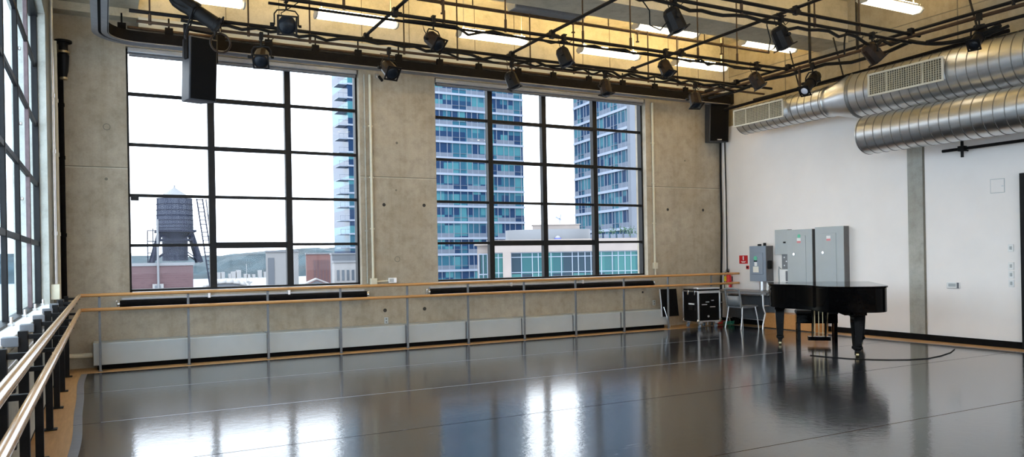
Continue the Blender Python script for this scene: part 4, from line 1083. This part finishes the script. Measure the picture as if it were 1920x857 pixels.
while x < bw:
    if not 1.12 < x < 1.86: mb.box((x-.032,.24,-.6),(x+.032,.34,2.0))
    x += (.62,.55,.95,1.0,.55)[k % 5]; k += 1
mb.build('window_frame', M['slab'], lo, smooth=0)
# curved white roof structure
def curvebox(mb, cx, cy, r, a0, a1, z0, z1, n=14):
    for i in range(n):
        p, q = a0+(a1-a0)*i/n, a0+(a1-a0)*(i+1)/n
        pts = [(cx+r*math.cos(t)*1.0, cy+r*math.sin(t)*.45) for t in (p,q)]
        mb.bm.faces.new(mb._v([(*pts[0],z0),(*pts[1],z0),(*pts[1],z1),(*pts[0],z1)]))
mb = MB()
oval = [(5.5+4.1*math.cos(2*PI*i/40), 4.2+2.2*math.sin(2*PI*i/40)) for i in range(40)]
mb.prism(oval, 3.05, 4.15); mb.build('roof_drum', M['zinc'], lo)
MB().box((4.05,3.4,4.15),(8.5,5.4,4.6)).build('penthouse', M['beige'], lo, smooth=0); MB().box((3.95,3.3,4.58),(8.6,5.5,4.66)).build('penthouse_cap', M['beige'], lo, smooth=0)
mb = MB()
for i in range(9): mb.cyl((4.2+i*.5,3.35,4.6),(4.2+i*.5,3.35,5.1),.015,6)
mb.cyl((4.2,3.35,5.1),(8.2,3.35,5.1),.015,6); mb.build('roof_railing', M['mull'], lo)
MB().cyl((5.3,3.3,4.7),(5.3,3.3,5.9),.03,6).build('antenna', M['mull'], lo)
mb = MB().cyl((6.6,3.3,4.7),(6.6,3.3,5.1),.04,6).bar((6.2,3.3,5.35),(6.75,3.3,5.05),.03,.16).bar((6.6,3.3,5.1),(6.75,3.3,5.6),.03,.12); mb.build('satellite_antenna', M['mull'], lo)
MB().lathe((6.3,1.9,3.1),(6.3,1.9,4),[(0,.28),(.18,.28),(.34,.2),(.42,.05)],14).build('roof_vent', M['bwhite'], lo); MB().lathe((6.3,1.9,3.1),(6.3,1.9,4),[(0,.30),(.2,.30)],14).build('vent_base', plain('cobalt_blue',(.06,.08,.45),.5), lo)
mb = MB()
for i in range(7): mb.box((9.3+i*.62,1.0,3.1),(9.75+i*.62,1.5,3.55))
mb.build('roof_planters', M['spandrel'], lo, smooth=0)
def bush(parent, c, r, n, mat, name='foliage'):
    rnd = random.Random(int(c[0]*100)); mb = MB()
    for i in range(n):
        p = Vector(c)+Vector((rnd.gauss(0,r*.5),rnd.gauss(0,r*.5),rnd.gauss(0,r*.4)))
        d = Vector((rnd.uniform(-1,1),rnd.uniform(-1,1),rnd.uniform(-.2,1))).normalized()*r*.35; s = d.cross(Vector((.3,.5,.8))).normalized()*r*.12
        mb.face([p-s*.3,p+d*.5-s,p+d,p+d*.5+s])
    return mb.build(name, mat, parent, smooth=0)
M['leaf'] = plain('roof_plant_green', (0.038,0.098,0.045), .7, var=.4)
for x in (10.1,11.4,12.4,13.1): bush(lo, (x,1.2,3.75), .5, 60, M['leaf'], 'roof_plant')

# brick building with the water tower on its roof
br = thing('brick_building', 'plum brick building under the water tower in the left window', 'building', (2.0,84.5,0))
MB().box((-6,.0,-25),(6.05,12,1.35)).build('brick_walls', M['brick'], br, smooth=0)
MB().box((-6.1,-.1,1.35),(6.2,12.1,1.65)).build('parapet', M['zinc'], br, smooth=0)
for x, z in ((2.25,-.72),(-.35-.3,-.8)):
    u = MB().box((x,-.35,z-.38),(x+1.0,.1,z+.25)).build('wall_unit', M['bwhite'], br, smooth=0); MB().box((x+.2,-.4,z-.22),(x+.75,-.34,z+.12)).build('unit_grille', M['mid_blue'], br, smooth=0)
MB().cyl((2.78,-.4,-3),(2.78,-.4,6.0),.11,10).build('flue_pipe', M['zinc'], br)
mb = MB()
for i in range(8): mb.cyl((-2+.35*i,1,1.6),(-2+.35*i,1,2.6),.02,6)
mb.cyl((-2,1,2.6),(.5,1,2.6),.02,6).cyl((-2,1,2.1),(.5,1,2.1),.02,6); mb.build('roof_railing', M['mull'], br)
wt = thing('water_tower', 'wooden water tower with cone roof on a steel stand, seen through the left window', 'water tower', (6.65,87.5,1.65))
prof = [(0,1.80)]
mb = MB().lathe((0,0,3.35),(0,0,8),[(0,1.80),(3.35,1.72)],28); mb.build('tank', M['tank'], wt)
for z in (3.6,3.95,4.4,4.9,5.45,6.05): MB().lathe((0,0,z),(0,0,z+.06),[(0,1.83-.02*(z-3.5)),(.06,1.83-.02*(z-3.5))],28).build('hoop', M['tanksteel'], wt)
MB().lathe((0,0,6.68),(0,0,9),[(0,1.15+.62),(.02,1.75),(1.15,.12),(1.2,.10),(1.42,.09),(1.45,.02)],28).build('cone_roof', M['zinc'], wt)
MB().box((-1.9,-1.9,3.15),(1.9,1.9,3.36)).build('deck', M['tanksteel'], wt, smooth=0)
MB().lathe((0,.3,.2),(0,.3,4),[(0,1.25),(2.95,1.25)],20).build('lower_tank', M['tank'], wt)
for sx in (-1,1):
    for sy in (-1,1):
        MB().bar((sx*2.3,sy*2.0,0),(sx*1.45,sy*1.4,3.2),.30,.30).build('leg', M['tanksteel'], wt, smooth=0)
for s in (-1,1):
    MB().bar((-2.25,s*1.95,.1),(1.5,s*1.45,3.0),.12,.12).bar((2.25,s*1.95,.1),(-1.5,s*1.45,3.0),.12,.12).bar((-1.75,s*1.65,2.35),(1.75,s*1.65,2.35),.14,.18).build('cross_brace', M['tanksteel'], wt, smooth=0)
    MB().bar((s*2.25,-1.95,.1),(s*1.5,1.45,3.0),.12,.12).bar((s*1.75,-1.6,2.35),(s*1.75,1.6,2.35),.14,.18).build('cross_brace', M['tanksteel'], wt, smooth=0)
mb = MB()
for x in (-.28,.28): mb.bar((2.25+x,-1.9,6.6),(3.6+x,-1.9,-4.2),.13,.13)
for i in range(26):
    t = i/25; mb.bar((1.97+1.35*t,-1.9,6.5-10.6*t),(2.53+1.35*t,-1.9,6.5-10.6*t),.08,.08)
mb.build('access_ladder', M['tanksteel'], wt, smooth=0)
mb = MB().bar((2.9,-1.7,6.6),(3.9,-1.7,-4.2),.10,.10); mb.build('ladder_cage', M['tanksteel'], wt, smooth=0)
mb = MB()
for z in (1.0,2.2,3.3): mb.bar((-2.7,-1.6,z),(-1.7,-1.6,z),.09,.09)
mb.bar((-2.7,-1.6,0),(-2.7,-1.6,3.3),.1,.1).bar((-2.2,-1.6,0),(-2.2,-1.6,3.5),.1,.1).build('service_ladder', M['tanksteel'], wt, smooth=0)

# further buildings towards the river
def block(name, label, loc, rz, w, d, z0, z1, mat, wins=(), winmat='darkwin', cap=None):
    o = thing(name, label, 'building', loc, rz)
    MB().box((0,0,z0),(w,d,z1)).build('walls', M[mat], o, smooth=0)
    for a, b, c, e in wins: MB().box((a,-.12,c),(b,.05,e)).build('window', M[winmat], o, smooth=0)
    if cap: MB().box((-.2,-.25,z1),(w+.2,d+.2,z1+cap)).build('roof_edge', M['zinc'], o, smooth=0)
    return o
block('cream_building','plain cream building with one tall blue window strip by the river',(37.2,206,0),math.radians(-12),8.2,10,-25,4.1,'bwhite',[(.5,2.1,-24,2.7)],'mid_blue',.5)
block('brick_warehouse','red brick warehouse with vertical piers right of the cream building',(60.6,262,0),math.radians(-12),9.6,12,-25,4.0,'brick2',[(2.4+1.1*k,3.1+1.1*k,-24,2.0) for k in range(5)],'brick',.5)
block('brick_warehouse','low red brick building behind the colonnaded building',(74.0,290,0),math.radians(-12),12,12,-25,3.4,'brick2',[],'brick',.6)
block('pale_building','pale grey building with a row of tall windows left of the pier',(39.9,149,0),math.radians(-12),8,10,-25,1.2,'bwhite',[(.45+.95*k,.95+.95*k,-2.3,-.25) for k in range(7)]+[(.45+.95*k,.95+.95*k,-6.3,-3.4) for k in range(7)],'darkwin',.4)
block('grey_block','blue grey flat roofed block above the pale building',(42.7,161,0),math.radians(-12),9,8,-25,2.9,'mid_blue',[],'darkwin',.3)
o = thing('gabled_shed', 'white gabled roof at the foot of the red brick warehouse', 'building', (33.6,140,1.2), math.radians(-12))
mb = MB(); pr = [(-3.2,-4.6),(.6,-3.0),(4.4,-4.6)]
for (xa,za),(xb,zb_) in zip(pr, pr[1:]): mb.face([(xa,0,za),(xb,0,zb_),(xb,7,zb_),(xa,7,za)])
sh = mb.build('roof', M['bwhite'], o, smooth=0); q = sh.modifiers.new('thick','SOLIDIFY'); q.thickness = .2
MB().box((-3,.3,-25),(4.2,6.7,-4.75)).build('walls', M['bwhite'], o, smooth=0); 
mb = MB(); mb.face([(-3.0,.3,-4.75),(4.2,.3,-4.75),(.6,.3,-3.2)]); mb.build('gable', M['mid_blue'], o, smooth=0)
o = thing('vaulted_shed', 'low shed with arched white roof at the bottom of the left window', 'building', (15.9,120,2.4), math.radians(-8))
mb = MB()
ar = [(4.5*math.cos(PI-PI*i/14), -6.2+2.3*math.sin(PI-PI*i/14)) for i in range(15)]
for (xa,za),(xb,zb_) in zip(ar, ar[1:]): mb.face([(xa,0,za),(xb,0,zb_),(xb,20,zb_),(xa,20,za)])
q = mb.build('roof', M['bwhite'], o).modifiers.new('thick','SOLIDIFY'); q.thickness = .25
mb = MB(); mb.face([(x,.2,z) for x, z in ar]); mb.build('gable', M['mid_blue'], o, smooth=0)
MB().box((-4.4,.3,-25),(4.4,19.8,-6.2)).build('walls', M['mid_blue'], o, smooth=0)
# ground, river, far shore
struct_ground = MB().box((-900,13.4,-27),(1500,470,-25)).build('street_ground', M['street'], smooth=0)
struct(struct_ground)
rv = MB().box((-3000,470,-27.5),(4500,3200,-26)).build('river', M['water'], smooth=0); tag(rv, 'pale grey river beyond the sheds', 'river')
# sailing boats
for i, (x, y, hh, lab) in enumerate(((156.7,1000,26,'sailing boat with a tall white mast on the river'),(149,1040,12,'smaller white boat left of the tall mast'),(172,1080,12,'white boat right of the tall mast'))):
    o = thing('sailing_boat', lab, 'boat', (x,y,-26))
    mb = MB(); 
    lo_ = mb._v([(-4,-.9,0),(4,-.3,0),(4,.3,0),(-4,.9,0)]); hi_ = mb._v([(-4.6,-1.4,1.8),(5.4,-.2,2.0),(5.4,.2,2.0),(-4.6,1.4,1.8)])
    mb.bm.faces.new(lo_[::-1]); mb.bm.faces.new(hi_)
    for k in range(4): mb.bm.faces.new((lo_[k],lo_[(k+1)%4],hi_[(k+1)%4],hi_[k]))
    mb.build('hull', M['bwhite'], o, smooth=0)
    MB().cyl((.5,0,1.8),(.5,0,hh),.34,8).build('mast', M['bwhite'], o); MB().cyl((.5,0,3),(-3.8,0,3.1),.25,8).build('boom', M['bwhite'], o)
    MB().box((-2.5,-.8,1.8),(1.5,.8,2.8)).build('cabin', M['bwhite'], o, smooth=0)
# wooded hills on the far shore
M['hill'] = plain('hazy_far_wood', (0.012,0.028,0.037), .95, var=.45, scale=.02)  # distance haze put into the tree colour as blue
def hills(name, y, h, x0, x1, seed, label):
    rnd = random.Random(seed); mb = MB(); n = 170; rows = 7; R = []
    for j in range(rows):
        r = []
        for i in range(n+1):
            x = x0+(x1-x0)*i/n; t = j/(rows-1)
            z = -26+h*math.sin(t*PI/2)*(.85+.10*math.sin(i*.11+seed)+.08*math.sin(i*.31))+rnd.uniform(-2,3)*(t > 0)
            r.append(mb.bm.verts.new((x, y+t*220+rnd.uniform(-12,12), z)))
        R.append(r)
    for a, b in zip(R, R[1:]):
        for i in range(n): mb.bm.faces.new((a[i],a[i+1],b[i+1],b[i]))
    return tag(mb.build(name, M['hill'], smooth=0), label, 'hill', None, 'stuff')
hills('wooded_hills', 1500, 62, -1500, 2200, 3, 'wooded hills on the far river shore, coloured blue green for haze')
rnd = random.Random(11)
for i in range(12):
    x = 170+i*9+rnd.uniform(-3,3)
    tag(MB().box((x,1462,-26),(x+rnd.uniform(4,8),1472,-26+rnd.uniform(6,15))).build('shore_house', M['bwhite'], smooth=0), 'tiny pale building on the far river shore', 'building', 'pale buildings on the far shore')

# ------------------------------------------------------------------ light
wd = bpy.data.worlds.new('overcast'); bpy.context.scene.world = wd; wd.use_nodes = True
nt = wd.node_tree; bg = nt.nodes['Background']
tc = nt.nodes.new('ShaderNodeTexCoord')
def dotv(v):
    n = nt.nodes.new('ShaderNodeVectorMath'); n.operation = 'DOT_PRODUCT'; L(nt, tc.outputs['Generated'], n.inputs[0])
    n.inputs[1].default_value = Vector(v).normalized(); return n.outputs['Value']
cl = nt.nodes.new('ShaderNodeTexNoise'); cl.inputs['Scale'].default_value = 2.2; cl.inputs['Detail'].default_value = 4
L(nt, tc.outputs['Generated'], cl.inputs['Vector'])
col = ramp(nt, cl.outputs['Fac'], [(.3, (.80,.88,1.0)), (.7, (.88,.93,1.0))])
L(nt, col, bg.inputs['Color'])
# thin cloud: brighter towards the zenith, and around the hidden sun high on the left of the building
up = mrange(nt, dotv((0,0,1)), 0.10, 1.0, 0.0, 1.0); glow = mrange(nt, dotv((-.75,-.55,.42)), .15, 1.0, 0.0, 1.0)
def mad(a, k, c):
    n = nt.nodes.new('ShaderNodeMath'); n.operation = 'MULTIPLY_ADD'; L(nt, a, n.inputs[0]); n.inputs[1].default_value = k
    if isinstance(c, float): n.inputs[2].default_value = c
    else: L(nt, c, n.inputs[2])
    return n.outputs[0]
L(nt, mad(glow, 2.0, mad(up, .4, 4.3)), bg.inputs['Strength'])

# ------------------------------------------------------------------ camera
cam = bpy.data.cameras.new('camera'); co = bpy.data.objects.new('camera', cam); C.objects.link(co)
yaw, roll, f, pyy = .4897, -.018, 1435.95, 484.08
F = Vector((math.sin(yaw), math.cos(yaw), 0)); r0 = Vector((math.cos(yaw), -math.sin(yaw), 0)); u0 = Vector((0,0,1))
R2 = r0*math.cos(roll)+u0*math.sin(roll); U2 = -r0*math.sin(roll)+u0*math.cos(roll)
mt = Matrix(((R2.x,U2.x,-F.x,0),(R2.y,U2.y,-F.y,0),(R2.z,U2.z,-F.z,1.4821),(0,0,0,1)))
co.matrix_world = mt
cam.sensor_width = 36; cam.lens = f/1920*36; cam.shift_y = (pyy-428.5)/1920
cam.clip_start = .05; cam.clip_end = 6000
sc = bpy.context.scene; sc.camera = co
sc.view_settings.view_transform = 'Standard'; sc.view_settings.look = 'None'
sc.view_settings.gamma = 1; sc.view_settings.use_curve_mapping = False
sc.view_settings.exposure = 0.14
sc.cycles.use_denoising = True
sc.cycles.max_bounces = 10; sc.cycles.diffuse_bounces = 6; sc.cycles.glossy_bounces = 5; sc.cycles.transparent_max_bounces = 16
sc.cycles.sample_clamp_indirect = 6
